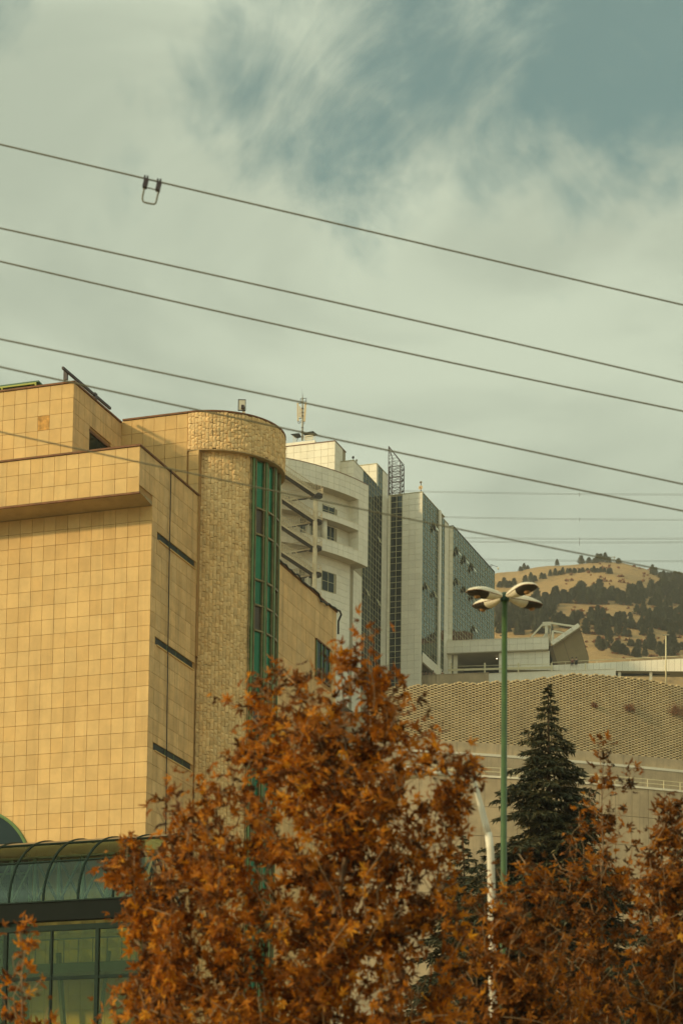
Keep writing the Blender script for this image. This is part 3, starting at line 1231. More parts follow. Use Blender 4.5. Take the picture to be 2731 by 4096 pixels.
def curtain(T, parent, u, v0, v1, n, z_lo, z_top, rows_, mat, limit, seed, cut=None):
    """side curtain wall facing +U: panes, gold uprights and rails"""
    w = (v1 - v0) / n
    vents = []
    for (px, py) in VENT_PX:
        q = on_u(px, py, u)
        if v0 + .05 < q[1] < v1 - .05 and z_lo < q[2] < z_top:
            i = int((q[1] - v0) / w)
            for j, (a, b) in enumerate(rows_):
                if a <= q[2] < b:
                    vents.append((i, j))
    def skip(a, z):
        i = int((a - v0) / w)
        if cut and cut(a, z):
            return True
        return any(i == vi and rows_[vj][0] < z < rows_[vj][1] for vi, vj in vents)
    it = panels('v', u - .02, v0, v1, n, rows_, .03, .05, skip, .0012, seed)
    pieces(T, 'pane', it, mat, parent, limit, 'far_panes')
    for k in range(n + 1):
        v = v0 + w * k
        z0 = z_lo if not cut else max(z_lo, cut(v, None))
        T.part('mullion', MB().box((u - .05, v - .022, z0), (u + .03, v + .022, z_top)), M_MULLION, parent)
    for a, b in rows_:
        T.part('transom', MB().box((u - .05, v0, a - .02), (u + .02, v1, a + .02)), M_MULLION, parent)
    for vi, vj in vents:
        a, b = rows_[vj]
        va, vb = v0 + w * vi + .03, v0 + w * (vi + 1) - .03
        op = T.part('vent_opening', MB().box((u - .05, va, a), (u - .015, vb, b)), M_SLOT, parent)
        L = (b - a) * 1.2
        an = math.radians(23)
        dx, dz = L * math.sin(an), L * math.cos(an)
        ax = (Vector((0, 1, 0)), Vector((math.sin(an), 0, -math.cos(an))), Vector((math.cos(an), 0, math.sin(an))))
        T.part('vent_window', MB().obox((u + .03 + dx / 2, (va + vb) / 2, b - .03 - dz / 2), ax, (vb - va, L, .05)), M_VENTG, parent)


VENT_PX = [(1735, 2110), (1700, 2335), (1735, 2365), (1781, 2122), (1826, 2205), (1858, 2238), (1889, 2268), (1823, 2330), (1855, 2360),
           (1884, 2392), (1921, 2425), (1891, 2512), (1506, 2160), (1463, 2378), (1502, 2408)]
crow = rows_down(ZW - .06, 98.9)
curtain(TB, tb_core, U2, 324.24, 331.9, 6, 100.2, ZW - .06, [r for r in crow if r[0] > 99.5], M_CURTAIN, 120, 5)
TB.part('side_fin', MB().box((U2 - .2, 331.9, 94), (U2 + .25, 332.75, ZW)), M_WHITE, tb_core)
curtain(TB, tb_core, U2, 332.78, 335.18, 2, 94.5, ZW - .5, [r for r in rows_down(ZW - .5, 94.5)], M_CURTAIN, 40, 6)
r5g = rows_down(ZW5 - .08, 103.5)
curtain(TB, tb_core, U5, VSTRIP + .06, VEND - .05, 17, 103.5, ZW5 - .08, r5g, M_CURTAIN, 250, 7)
TB.part('floor_beam', MB().box((U2 - .3, V2 + .95, 98.75), (U2 + .02, 335.2, 100.15)), M_WHITE, tb_core)
TB.part('corner_post', MB().box((U2 - .12, V2 + .02, 93), (U2 + .012, V2 + .24, ZW - .06)), M_WHITE, tb_core)
TB.part('roof_edge', MB().box((UG + .05, V2 - .05, ZW - .05), (U2 + .05, V2 + .3, ZW + .04)), M_MULLION, tb_core)
TB.part('roof_edge', MB().box((U2 - .3, V2 + .305, ZW - .05), (U2 + .05, 335.2, ZW + .04)), M_MULLION, tb_core)
TB.part('roof_edge', MB().box((U2 - .3, VSTRIP - .05, ZW5 - .05), (U5 + .06, VEND, ZW5 + .04)), M_STEEL, tb_core)

# ------------------------------------------------------------------ the building with bowed balconies
K = .98


def zk(z):
    return 1.7 + (z - 1.7) * K


raw = [(-121.5, 297.3), (-119.0, 298.7), (-117.0, 299.95), (-115.33, 301.3), (-114.08, 302.6), (-112.91, 303.97), (-111.79, 305.52), (-110.75, 307.2), (-110.0, 308.6), (-109.07, 310.57), (-108.18, 312.91), (-107.46, 315.31)]
raw = [(a * K, b * K) for a, b in raw]
s_ = [0.0]
for a, b in zip(raw, raw[1:]):
    s_.append(s_[-1] + math.hypot(b[0] - a[0], b[1] - a[1]))
fu = np.polyfit(s_, [p[0] for p in raw], 3)
fv = np.polyfit(s_, [p[1] for p in raw], 3)
SL = s_[-1]


def bow(s, off=0.0):
    u, v = np.polyval(fu, s), np.polyval(fv, s)
    du, dv = np.polyval(np.polyder(fu), s), np.polyval(np.polyder(fv), s)
    L = math.hypot(du, dv)
    return u - dv / L * off, v + du / L * off


def bow_dir(s):
    du, dv = np.polyval(np.polyder(fu), s), np.polyval(np.polyder(fv), s)
    return math.atan2(dv, du)


def bow_line(off, s0=0.0, s1=None, n=28):
    s1 = SL if s1 is None else s1
    return [bow(s0 + (s1 - s0) * i / n, off) for i in range(n + 1)]


def on_bow(px, py, off):
    """where a pixel meets the upright wall over the bowed line"""
    lo, hi = 0.0, SL
    for _ in range(40):
        m = (lo + hi) / 2
        if proj(xyz((*bow(m, off), 112)))[0] < px:
            lo = m
        else:
            hi = m
    p = bow(lo, off)
    r = ray(px, py)
    d = (np.array([p[0], p[1]]) @ np.array([p[0], p[1]])) ** .5
    hd = math.hypot(r[0], r[1])
    return lo, EYE[2] + r[2] / hd * d


WB = Thing('balcony_building', 'cream clad building with bowed balconies beside the glass tower', 'building', (-114, 315, 90), -YAW)
OFF = 1.7
back = bow_line(OFF, 0, SL - 1.9)
endb = back[-1]
body = back + [(UG - .06, 309.25), (UG - .06, V2 - .1), (-124, V2 - .1)]
B = MB().prism(body, 88, 118.6)
B.box((-114, 308.9, 112), (UG - .06, V2 - .1, 123.3))
wb_core = WB.part('core', B, M_WHITEBASE)
ZB = dict(par=(zk(119.25), zk(122.0)), mid=(zk(114.78), zk(115.65)), low=(zk(110.18), zk(111.9)))
SP = SL - 2.3          # the solid end pier of the balconies starts here
for nm, key in (('parapet', 'par'), ('balcony_front', 'mid'), ('balcony_front', 'low')):
    z0, z1 = ZB[key]
    o = bow_line(.06, 0, SP if key != 'par' else SL)
    i = bow_line(.35, 0, SP if key != 'par' else SL)
    pr = WB.part(nm, MB().strip_wall(o, i, z0, z1 - .02), M_WHITEBASE)
    nrow = {'par': 3, 'mid': 1, 'low': 2}[key]
    hh = (z1 - z0) / nrow
    L = SL if key == 'par' else SP
    nc = int(L / 1.02)
    it = []
    for c in range(nc):
        s = L * (c + .5) / nc
        p = bow(s, .03)
        for r in range(nrow):
            it.append(((*p, z0 + hh * (r + .5)), (L / nc - .03, .06, hh - .03), bow_dir(s)))
    pieces(WB, 'panel', it, M_WHITE, pr, 90, 'end_panels')
    WB.part('coping', MB().strip_wall(bow_line(-.05, 0, L), bow_line(.4, 0, L), z1 - .015, z1 + .06), M_CREAM if key != 'par' else M_COPING, pr)
    WB.part('slab', MB().strip_wall(bow_line(.08, 0, L), bow_line(OFF + .1, 0, L), z0 - .02, z0 + .2), M_WSOFFIT, pr)
# end pier
z0, z1 = ZB['low'][0], ZB['par'][0]
pier = WB.part('balcony_pier', MB().strip_wall(bow_line(.06, SP, SL, 6), bow_line(OFF + .6, SP, SL, 6), z0, z1), M_WHITEBASE)
it = []
nr = int((z1 - z0) / .86)
for c in range(2):
    s = SP + (SL - SP) * (c + .5) / 2
    for r in range(nr):
        it.append(((*bow(s, .03), z0 + (z1 - z0) * (r + .5) / nr), ((SL - SP) / 2 - .03, .06, (z1 - z0) / nr - .03), bow_dir(s)))
# the inner cheek of the recess, seen side-on beyond the balconies
a, b = bow(SP, .06), bow(SP, OFF + .6)
dr = math.atan2(b[1] - a[1], b[0] - a[0])
cl = math.hypot(b[0] - a[0], b[1] - a[1])
for c in range(2):
    t = (c + .5) / 2
    for r in range(nr):
        p = (a[0] + (b[0] - a[0]) * t, a[1] + (b[1] - a[1]) * t)
        it.append(((p[0] - .03, p[1] - .03, z0 + (z1 - z0) * (r + .5) / nr), (cl / 2 - .03, .06, (z1 - z0) / nr - .03), dr))
# outer cheek at the right end
a, b = bow(SL, .0), bow(SL, OFF + .6)
for c in range(2):
    t = (c + .5) / 2
    for r in range(nr + 3):
        h = (ZB['par'][1] - z0) / (nr + 3)
        p = (a[0] + (b[0] - a[0]) * t, a[1] + (b[1] - a[1]) * t)
        it.append(((p[0] + .03, p[1] + .02, z0 + h * (r + .5)), (cl / 2 - .03, .06, h - .03), dr))
pieces(WB, 'panel', it, M_WHITE, pier, 80, 'cheek_panels')
# back wall of the recesses and the wall below, panel by panel with windows left out
WIN = []   # (s0, s1, z0, z1)
cs = .30612
for (x0, y0, x1, y1, oy) in ((680, 1060, 830, 1140, 1700), (738, 200, 830, 310, 2050), (395, 20, 470, 215, 2050), (525, 60, 572, 245, 2050), (686, 780, 834, 915, 2050),
                             (392, 590, 465, 672, 2050), (520, 618, 558, 700, 2050), (740, 1165, 832, 1260, 2050), (160, 930, 260, 975, 1700), (600, 1480, 700, 1600, 2050)):
    sa, za = on_bow(1080 + x0 * cs, oy + (y0 + (-1) * 0) * cs, OFF)
    sb, zb = on_bow(1080 + x1 * cs, oy + y1 * cs, OFF)
    hz = {1060: 1.55, 200: 3.2, 20: 3.2, 60: 3.2, 780: 2.7, 590: 2.4, 618: 2.4, 1165: 2.2, 930: 1.2, 1480: 2.6}[y0]
    zt_ = {1060: zk(117.55), 200: zk(114.75), 20: zk(114.75), 60: zk(114.75), 780: zk(108.05), 590: zk(108.1), 618: zk(108.1), 1165: zk(103.3), 930: zk(117.4), 1480: zk(99)}[y0]
    if sb - sa > .2:
        WIN.append((sa, sb, zt_ - hz, zt_))


def win_skip(s, z):
    return any(a - .25 < s < b + .25 and c - .2 < z < d + .2 for a, b, c, d in WIN)


it = []
Lb = SL - 1.9
nc = int(Lb / .98)
for c in range(nc):
    s = Lb * (c + .5) / nc
    p = bow(s, OFF - .03)
    for a, b in rows_down(116.9, 88.1, (.91,)):
        if not win_skip(s, (a + b) / 2):
            it.append(((*p, (a + b) / 2), (Lb / nc - .03, .06, b - a - .03), bow_dir(s)))
for c in range(2):   # the narrow front pier beside the back wall
    t = (c + .5) / 2
    for a, b in rows_down(zk(110.1), 88.1, (.91,)):
        it.append(((endb[0] + (UG - endb[0]) * t, 309.22, (a + b) / 2), ((UG - endb[0]) / 2 - .03, .06, b - a - .03), 0))
pieces(WB, 'panel', it, M_WHITE, wb_core, 200, 'lower_panels')
for (sa, sb, za, zb) in WIN:
    sm = (sa + sb) / 2
    p = bow(sm, OFF - .02)
    d = Vector((math.cos(bow_dir(sm)), math.sin(bow_dir(sm)), 0))
    nrm = Vector((-d.y, d.x, 0))
    w_ = WB.part('window', MB().obox((*p, (za + zb) / 2), (d, nrm, (0, 0, 1)), (sb - sa, .05, zb - za)), M_DARKGLASS, wb_core)
    B = MB()
    for q in (-.5, 0, .5):
        c = Vector((*p, (za + zb) / 2)) + d * (q * (sb - sa)) - nrm * .05
        B.obox(c, (d, nrm, (0, 0, 1)), (.07, .06, zb - za))
    for q in (-.5, .0, .5):
        c = Vector((*p, (za + zb) / 2 + q * (zb - za))) - nrm * .05
        B.obox(c, (d, nrm, (0, 0, 1)), (sb - sa, .06, .06))
    WB.part('frame', B, M_MULLION, w_)
# round column in the middle recess
sc_, _ = on_bow(1296, 2120, .75)
WB.part('column', MB().tube([(*bow(sc_, .75), ZB['low'][1] - .5), (*bow(sc_, .75), ZB['mid'][0] + .1)], .42, 16), M_CREAM, smooth=True)

# blocks on the roof and the glazed side towards the tower
B = MB().box((-126, 306.49, 118), (-109.43, 311, 125.45))
penthouse = WB.part('penthouse', B, M_WHITEBASE)
rw = rows_down(125.45, 118.8, (1.0,))
it = panels('u', 306.43, -121.5, -109.37, 12, rw) + panels('v', -109.37, 306.45, 309.6, 3, rw)
pieces(WB, 'panel', it, M_WHITE, penthouse, 90, 'rear_panels')
WB.part('coping', MB().box((-126, 306.36, 125.45), (-109.30, 306.7, 125.55)).box((-109.6, 306.705, 125.45), (-109.30, 311, 125.55)), M_COPING, penthouse)
it = panels('u', 308.84, -109.37, UG, 2, rows_down(123.35, 119, (.9,))) + panels('v', UG, 308.86, 312.95, 4, rows_down(123.35, 119.2, (.9,)))
it += panels('v', UG, 309.25, 312.95, 3, rows_down(zk(110.1), 88.1, (.91,))) + panels('v', UG, 321.45, 323.9, 2, rows_down(126.4, 92))
pieces(WB, 'panel', it, M_WHITE, wb_core, 100, 'side_panels')
B = MB().box((-112, 318.98, 122), (UG - .06, 323.9, 126.4))
stairhead = WB.part('stair_head', B, M_WHITEBASE)
pieces(WB, 'panel', panels('u', 318.92, -110.9, UG - .02, 3, rows_down(126.45, 123.3, (1.05,))) + panels('v', UG, 318.95, 319.45, 1, rows_down(126.45, 123.3, (1.05,))), M_WHITE, stairhead)
WB.part('coping', MB().box((-110.95, 318.86, 126.45), (UG + .05, 319.2, 126.52)).box((UG - .3, 319.205, 126.45), (UG + .05, 323.9, 126.52)), M_MULLION, stairhead)
curtain(WB, wb_core, UG, 312.95, 321.45, 7, 92, 123.42, rows_down(123.42, 92, (.9, .9, .9, 1.0)), M_CURTAIN_D, 200, 8)
curtain(WB, stairhead, UG, 319.45, 321.45, 2, 123.42, 126.4, rows_down(126.4, 123.42, (.99,)), M_CURTAIN, 10, 9)
WB.part('coping', MB().box((-109.45, 308.76, 123.36), (UG + .05, 309.1, 123.43)).box((UG - .3, 309.105, 123.36), (UG + .05, 318.9, 123.46)), M_MULLION)
# plinth under the mast
z_pl = on_v(1259, 1760, 307.6)[2]
u_pl = on_v(1259, 1760, 307.6)[0]
WB.part('roof_plinth', MB().box((-120, 307.6, 125.3), (u_pl, 310, z_pl)), M_WHITE)

# ------------------------------------------------------------------ escape stair in front of the balconies
c2 = np.array(bow(on_bow(1234, 2000, .0)[0], -1.7))
d_ = np.array([math.cos(bow_dir(SL * .42)), math.sin(bow_dir(SL * .42))])
lo, hi = 1.0, 9.0
for _ in range(40):
    m_ = (lo + hi) / 2
    if proj(xyz((*(c2 - d_ * m_), 112)))[0] > 1118:
        lo = m_
    else:
        hi = m_
SLEN = lo
c1 = c2 - d_ * SLEN
nd = np.array([-d_[1], d_[0]])       # towards the building
ES = Thing('escape_stair', 'cream steel escape stair zigzagging between two posts before the balconies', 'stair', (*((c1 + c2) / 2), 88), -YAW)
M_STAIR = surf('stair_paint', (.66, .55, .35), .6, mottle=.15, mscale=2)
M_STAIRD = surf('stair_shade_dark', (.045, .036, .026), .8)  # shade under the flights put into the colour
for c, zt_ in ((c1, zk(119.7)), (c2, zk(116.3))):
    ES.part('post', MB().box((c[0] - .24, c[1] - .24, 88), (c[0] + .24, c[1] + .24, zt_)), M_STAIR)
FL = 3.63
zs = zk(119.4)
V3 = lambda p, z: Vector((p[0], p[1], z))
for f in range(6):
    za = zs - FL * f
    for (p, q, z0, z1, o) in ((c1 + d_ * .3, c2 - d_ * .2, za, za - FL * .56, -.25), (c2 - d_ * .2, c1 + d_ * .3, za - FL * .56, za - FL, 1.05)):
        p = p + nd * (.1 + o)
        q = q + nd * (.1 + o)
        fl_ = ES.part('flight', MB().bar(V3(p, z0 - .20), V3(q, z1 - .20), .10, .22).bar(V3(p + nd * 1.0, z0 - .20), V3(q + nd * 1.0, z1 - .20), .10, .22), M_STAIR)
        B = MB()
        for k in range(11):
            t = (k + .5) / 11
            c = p + (q - p) * t + nd * .5
            zc = z0 + (z1 - z0) * t - .12
            B.obox((c[0], c[1], zc), ((*d_, 0), (*nd, 0), (0, 0, 1)), (.30, .95, .05))
        mid = (V3(p + nd * .5, z0 - .30) + V3(q + nd * .5, z1 - .30)) / 2
        dd_ = (V3(q, z1) - V3(p, z0))
        Ld = dd_.length
        dd_.normalize()
        B.obox(mid, (dd_, (*nd, 0), dd_.cross(Vector((*nd, 0)))), (Ld, .88, .05))  # added dark plate stands in for shade below the flight
        ES.part('treads', B, M_STAIRD, fl_)
        B = MB()
        for off in (0, 1.0):
            B.bar(V3(p + nd * off, z0 + .95), V3(q + nd * off, z1 + .95), .07)
            B.bar(V3(p + nd * off, z0 + .12), V3(q + nd * off, z1 + .12), .05)
            for k in range(17):
                t = k / 16
                c = p + (q - p) * t + nd * off
                zc = z0 + (z1 - z0) * t
                B.bar(V3(c, zc), V3(c, zc + .95), .06)
        ES.part('railing', B, M_STAIR, fl_)
    # rounded landing beyond the right post
    zl = za - FL * .56
    cc = c2 + nd * .75 + d_ * .15
    arc = [cc + (d_ * math.cos(a) + nd * math.sin(a)) * 1.15 for a in np.linspace(-math.pi / 2, math.pi / 2, 9)]
    ld = ES.part('landing', MB().prism([tuple(p) for p in arc], zl - .35, zl - .05), M_STAIRD)
    B = MB()
    B.tube([V3(p, zl + .95) for p in arc], .04, 6)
    B.tube([V3(p, zl - .0) for p in arc], .07, 6)
    for p in arc:
        B.bar(V3(p, zl), V3(p, zl + .95), .045)
    ES.part('railing', B, M_STAIR, ld)

# ------------------------------------------------------------------ masts and small things on the roofs
def mast():
    d = float(np.linalg.norm(xyz((-114, 308.5, 0))[:2]))
    P = lambda x, y: Vector(at_y(x, y, Y0))
    Y0 = xyz((-113.6, 308.6, 0))[1]
    b = P(1209, 1762)
    T = Thing('cell_mast', 'cell phone mast with long cream panel antennas on the roof plinth', 'antenna mast', b)
    T.part('pole', MB().tube([b, P(1210, 1700), P(1210, 1590)], [.13, .12, .10], 10), M_GALV, smooth=True)
    T.part('lightning_rod', MB().tube([P(1210, 1590), P(1210, 1577)], .04, 6).tube([P(1209, 1577), P(1209, 1555)], .012, 5), M_STEEL)
    for (xt, yt, xb, yb, w) in ((1191, 1612, 1192, 1684, .22), (1222, 1610, 1217, 1686, .27), (1199, 1626, 1199, 1668, .16), (1205, 1632, 1205, 1672, .12)):
        T.part('panel_antenna', MB().hexa([P(xb, yb) + Vector((sx * w, sy * .1, 0)) for sx, sy in ((-.5, -1), (.5, -1), (.5, 1), (-.5, 1))],
                                          [P(xt, yt) + Vector((sx * w, sy * .1, 0)) for sx, sy in ((-.5, -1), (.5, -1), (.5, 1), (-.5, 1))]), surf('antenna_cream', (.66, .52, .30), .5) if 'antenna_cream' not in MATS else MATS['antenna_cream'])
    for (x0, x1, y) in ((1201, 1224, 1595), (1201, 1224, 1606), (1193, 1222, 1614), (1193, 1220, 1675), (1197, 1215, 1640), (1197, 1216, 1653)):
        T.part('bracket', MB().bar(P(x0, y), P(x1, y - 2), .06), M_STEEL)
    T.part('bracket', MB().bar(P(1224.5, 1592), P(1224.5, 1608), .07).bar(P(1202, 1595), P(1202, 1609), .07), M_STEEL)
    for (x, y) in ((1196, 1690), (1214, 1692), (1206, 1686)):
        c = P(x, y)
        T.part('cable_loop', MB().tube([c + Vector((math.cos(a) * .13, 0, math.sin(a) * .15)) for a in np.linspace(0, 2 * math.pi, 13)], .03, 6), M_CABLE)
    for y in (1711, 1726, 1730, 1634, 1650, 1664):
        T.part('clamp', MB().lathe(P(1209.5, y), [(.17, -.05), (.17, .05)], 8), M_STEEL)
    for x0, y0 in ((1222, 1762), (1216, 1758)):
        T.part('stay', MB().bar(P(1211, 1738), P(x0, y0), .05), M_STAIR)
    # corrugated shelter at its foot
    S = Thing('roof_shelter', 'small open shelter with two dark corrugated roof sheets below the mast', 'shelter', P(1215, 1766))
    for (c, tag_) in (((1163, 1737, 1198, 1733, 1206, 1748, 1184, 1752), 0), ((1211, 1732, 1253, 1725, 1273, 1739, 1222, 1749), 1)):
        p = [P(c[i], c[i + 1]) for i in (0, 2, 4, 6)]
        p[2] += Vector((0, 1.6, .55))
        p[3] += Vector((0, 1.6, .55))
        B = MB()
        n = 14
        for k in range(n):
            for j, (h0, h1) in enumerate(((0, .07), (.07, 0))):
                t0, t1 = (k + j * .5) / n, (k + j * .5 + .5) / n
                a0, a1 = p[0].lerp(p[1], t0), p[0].lerp(p[1], t1)
                b0, b1 = p[3].lerp(p[2], t0), p[3].lerp(p[2], t1)
                z = lambda q, h: q + Vector((0, 0, h))
                B.hexa([z(a0, h0 - .03), z(a1, h1 - .03), z(b1, h1 - .03), z(b0, h0 - .03)], [z(a0, h0), z(a1, h1), z(b1, h1), z(b0, h0)])
        S.part('roof_sheet', B, surf('corrugated_dark_%d' % tag_, (.05, .05, .042), .6, mottle=.3, mscale=2))
    for x, y0, y1 in ((1174, 1743, 1770), (1182, 1748, 1768), (1251, 1736, 1758), (1258, 1742, 1766), (1225, 1748, 1762)):
        S.part('post', MB().bar(P(x, y0), P(x, y1), .07), M_STAIR)
    S.part('brace', MB().bar(P(1193, 1750), P(1186, 1766), .07), M_STEEL)
    for y in (1742, 1750, 1757):
        S.part('plank', MB().bar(P(1218, y + 3), P(1251, y - 2), .05, .18), M_CREAM)


mast()


def lattice():
    T = Thing('lattice_mast', 'dark steel lattice mast with a slanted peak behind the tower roof', 'lattice mast', (-105.9, 328, ZW), -YAW)
    q = lambda x, y: on_v(x, y, 327.0)
    u0, u1 = q(1553, 1900)[0], q(1600, 1900)[0]
    zb = ZW - .3
    w = u1 - u0
    v0, v1 = 327.0, 327.0 + w
    zm = q(1595, 1843)[2]
    zt = q(1554, 1785)[2]
    z5 = q(1553, 1870)[2]
    base = [(u0, v0), (u1, v0), (u1, v1), (u0, v1)]
    tops = [zt, zm, zm - .3, zt - 1.2]
    apex = (u0 + .05, v0 + .1, zt)
    B = MB()
    for (u, v), z in zip(base, tops):
        T.part('leg', MB().bar((u, v, zb), (u, v, z), .10), M_STEEL)
    B.bar((u0, v0, zt), (u1, v0, zm), .09).bar((u0, v0, zt), (u1, v1, zm - .3), .08).bar((u0, v0, zt), (u0, v1, zt - 1.2), .08)
    T.part('top_chord', B, M_STEEL)
    rnd = random.Random(5)
    levels = np.linspace(zb, zm, 9)
    for k in range(8):
        B = MB()
        for i in range(4):
            a, b = base[i], base[(i + 1) % 4]
            B.bar((*a, levels[k]), (*b, levels[k + 1]), .045)
            B.bar((*b, levels[k]), (*a, levels[k + 1]), .045)
            B.bar((*a, levels[k + 1]), (*b, levels[k + 1]), .055 if k != 4 else .10)
        B.bar((*base[0], levels[k]), (*base[2], levels[k]), .035)
        T.part('bracing', B, M_STEEL)
    B = MB()
    for k in range(4):
        t = (k + 1) / 5
        zz = zm + (zt - zm) * t
        B.bar((u0, v0, zz), (u0 + w * (1 - t), v0, zz), .045)
        B.bar((u0, v0, zz), (u0 + w * (1 - t) * .95, v0, zz - .9), .04)
    T.part('bracing', B, M_STEEL)
    T.part('ladder', MB().bar((u0 + .15, v0 - .06, zb + 1.2), (u0 + .15, v0 - .06, z5), .11), M_CABLE)


lattice()


def dish(name, label, x, y, v, r, mat, ground, cat='dish'):
    p = on_v(x, y, v)
    T = Thing(name, label, cat, (p[0], v, ground), -YAW)
    T.part('post', MB().tube([(p[0], v + .15, ground - .1), (p[0], v + .15, p[2])], .05, 6), M_STEEL)
    ax = ((1, 0, 0), (0, 0, 1), (0, -1, 0))
    T.part('reflector', MB().lathe((p[0], v + .1, p[2]), [(.05, -.12), (r * .7, -.06), (r, .06), (r * .97, .07), (r * .6, -.02), (.02, -.06)], 18, ax), mat, smooth=True)
    T.part('feed', MB().tube([(p[0], v + .1, p[2]), (p[0], v - .2, p[2])], .03, 6), M_STEEL)


M_PEACH = surf('faded_dish', (.68, .50, .27), .6)
dish('satellite_dish', 'round faded orange dish on the corner of the tower roof', 1681, 1950, 324.5, .31, M_PEACH, ZW)
dish('satellite_dish', 'small grey dish above the orange one on the tower roof corner', 1682, 1929, 324.6, .19, M_GALV, ZW)
dish('rooftop_speaker', 'small dark round horn on the block beside the penthouse', 1411.5, 1829, 309.2, .19, M_STEEL, 123.36, 'loudspeaker')
dish('satellite_dish', 'tiny pale dish right of the dark round horn', 1425, 1841, 310.0, .16, M_CREAM, 123.36)
q = on_u(1965, 2262, U5 - .1)
T = Thing('roof_floodlight', 'floodlight on a long thin arm at the far end of the glass side', 'floodlight', (U5 - .1, q[1], ZW5), -YAW)
q2 = on_v(1990, 2268, q[1])
qa, qb = on_v(1961, 2258, q[1]), on_v(1961, 2268, q[1])
T.part('arm', MB().bar((qa[0], q[1], ZW5 - .1), (qa[0], q[1], qa[2]), .07).bar((qa[0], q[1], qa[2]), (q2[0], q[1], q2[2]), .06).bar((qa[0], q[1], qb[2]), (qa[0] + .35, q[1], qa[2] - .1), .04), M_STEEL)
T.part('lamp', MB().lathe((q2[0] + .05, q[1], q2[2] - .25), [(.08, -.15), (.14, -.1), (.14, .12), (.05, .2)], 10), M_CREAM, smooth=True)
# ------------------------------------------------------------------ terrace pavilion, footbridge and retaining walls
_p0 = xyz(on_u(1786, 2565, U2))
_p1 = on_z(2193, 2548, _p0[2])
_d = (_p1 - _p0)[:2]
TROT = math.atan2(_d[1], _d[0])
TS = np.array([math.cos(TROT), math.sin(TROT), 0])
TT = np.array([-math.sin(TROT), math.cos(TROT), 0])
T0 = float(_p0 @ TT)


def on_t(x, y, t):
    r = ray(x, y)
    P = EYE + r * ((t - EYE @ TT) / (r @ TT))
    return np.array([P @ TS, P @ TT, P[2]])


def stw(s, t, z):
    return TS * s + TT * t + np.array([0, 0, z])


S0, S1 = on_t(1786, 2600, T0)[0], on_t(2193, 2580, T0)[0]
ZF1, ZF0 = on_t(1990, 2556.5, T0)[2], on_t(1990, 2604, T0)[2]
ZG = on_t(1990, 2690, T0)[2]          # pavilion floor
PV = Thing('terrace_pavilion', 'low cream pavilion with a deep roof band at the foot of the glass tower', 'building', (S0 + 6, T0 + 4, ZG), TROT)
B = MB().box((S0, T0 + .06, ZF0), (S1 - .06, T0 + 12, ZF1 - .02))
pv_roof = PV.part('roof_band', B, M_WHITEBASE)
it = []
nc, hh = 13, (ZF1 - ZF0) / 2
for c in range(nc):
    for r in range(2):
        it.append(((S0 + (S1 - S0) * (c + .5) / nc, T0 + .03, ZF0 + hh * (r + .5)), ((S1 - S0) / nc - .03, .06, hh - .03), 0))
pieces(PV, 'panel', it, M_WHITE, pv_roof)
PV.part('coping', MB().box((S0, T0 - .06, ZF1 - .02), (S1 + .05, T0 + .3, ZF1 + .07)), M_CREAM, pv_roof)
PV.part('soffit_edge', MB().box((S0, T0 + .0, ZF0 - .12), (S1 - .1, T0 + 11, ZF0 - .005)), M_WSOFFIT, pv_roof)
sw = on_t(1992, 2650, T0)[0]
se = on_t(2197, 2650, T0 + .5)[0]
B = MB().box((sw, T0 + .56, ZG - 1), (se - .06, T0 + 10, ZF0 - .12))
pv_wall = PV.part('wall', B, M_WHITEBASE)
it = []
zr_ = rows_down(ZF0 - .13, ZG - .9, (1.0,))
nc = 7
for c in range(nc):
    for a, b in zr_:
        it.append(((sw + (se - sw) * (c + .5) / nc, T0 + .53, (a + b) / 2), ((se - sw) / nc - .03, .06, b - a - .03), 0))
pieces(PV, 'panel', it, M_WHITE, pv_wall)
PV.part('back_wall', MB().box((S0, T0 + 8, ZG - 1), (sw, T0 + 8.2, ZF0 - .12)), M_SLOT)  # wall coloured near-black to paint in the darkness of the deep interior
PV.part('floor', MB().box((S0 - .5, T0 + .0, ZG - .9), (S1, T0 + 10, ZG - .55)), M_CREAM)
for x, w in ((1793, .55), (1820, .62)):
    s = on_t(x, 2640, T0 + .9)[0]
    PV.part('column', MB().box((s - w / 2, T0 + .9, ZG - .6), (s + w / 2, T0 + 1.5, ZF0 - .1)), M_CREAM)
s = on_t(1790, 2620, T0 + .6)[0]
PV.part('corbel', MB().box((s - .4, T0 + .5, ZF0 - .7), (s + .6, T0 + 1.5, ZF0 - .1)), M_CREAM)
for x, y in ((1982, 2618), (1986, 2634)):
    p = on_t(x, y, T0 + 2.2)
    lm = NT('lit_downlight_%d' % y)
    em = lm.node('ShaderNodeEmission')
    em.inputs['Color'].default_value = (1, .8, .5, 1)
    em.inputs['Strength'].default_value = 2.5
    m_ = lm.done(em.outputs[0])
    PV.part('downlight', MB().lathe((p[0], T0 + 2.2, p[2]), [(.09, -.06), (.11, .0), (.05, .05)], 10), m_)

# terrace railing before the pavilion, with taller posts
TR = Thing('terrace_railing', 'thin cream railing with tall posts along the terrace edge', 'railing', (S0 + 8, T0 - 2, ZG - .5), TROT)
tr = T0 - 2.0
px_posts = [1804, 1938, 2072, 2205, 2340]
for x in px_posts:
    a, b = on_t(x, 2652, tr), on_t(x, 2740, tr)
    TR.part('post', MB().box((a[0] - .1, tr - .1, b[2] - .4), (a[0] + .1, tr + .1, a[2])), M_RAIL)
sa, sb = on_t(1790, 2660, tr)[0], on_t(2206, 2660, tr)[0]
for yy, w in ((2662, .06), (2676, .30)):
    za, zb = on_t(1790, yy + 4, tr)[2], on_t(2206, yy - 6, tr)[2]
    TR.part('rail', MB().bar((sa, tr, za), (sb, tr, zb), .06, w), M_RAIL)

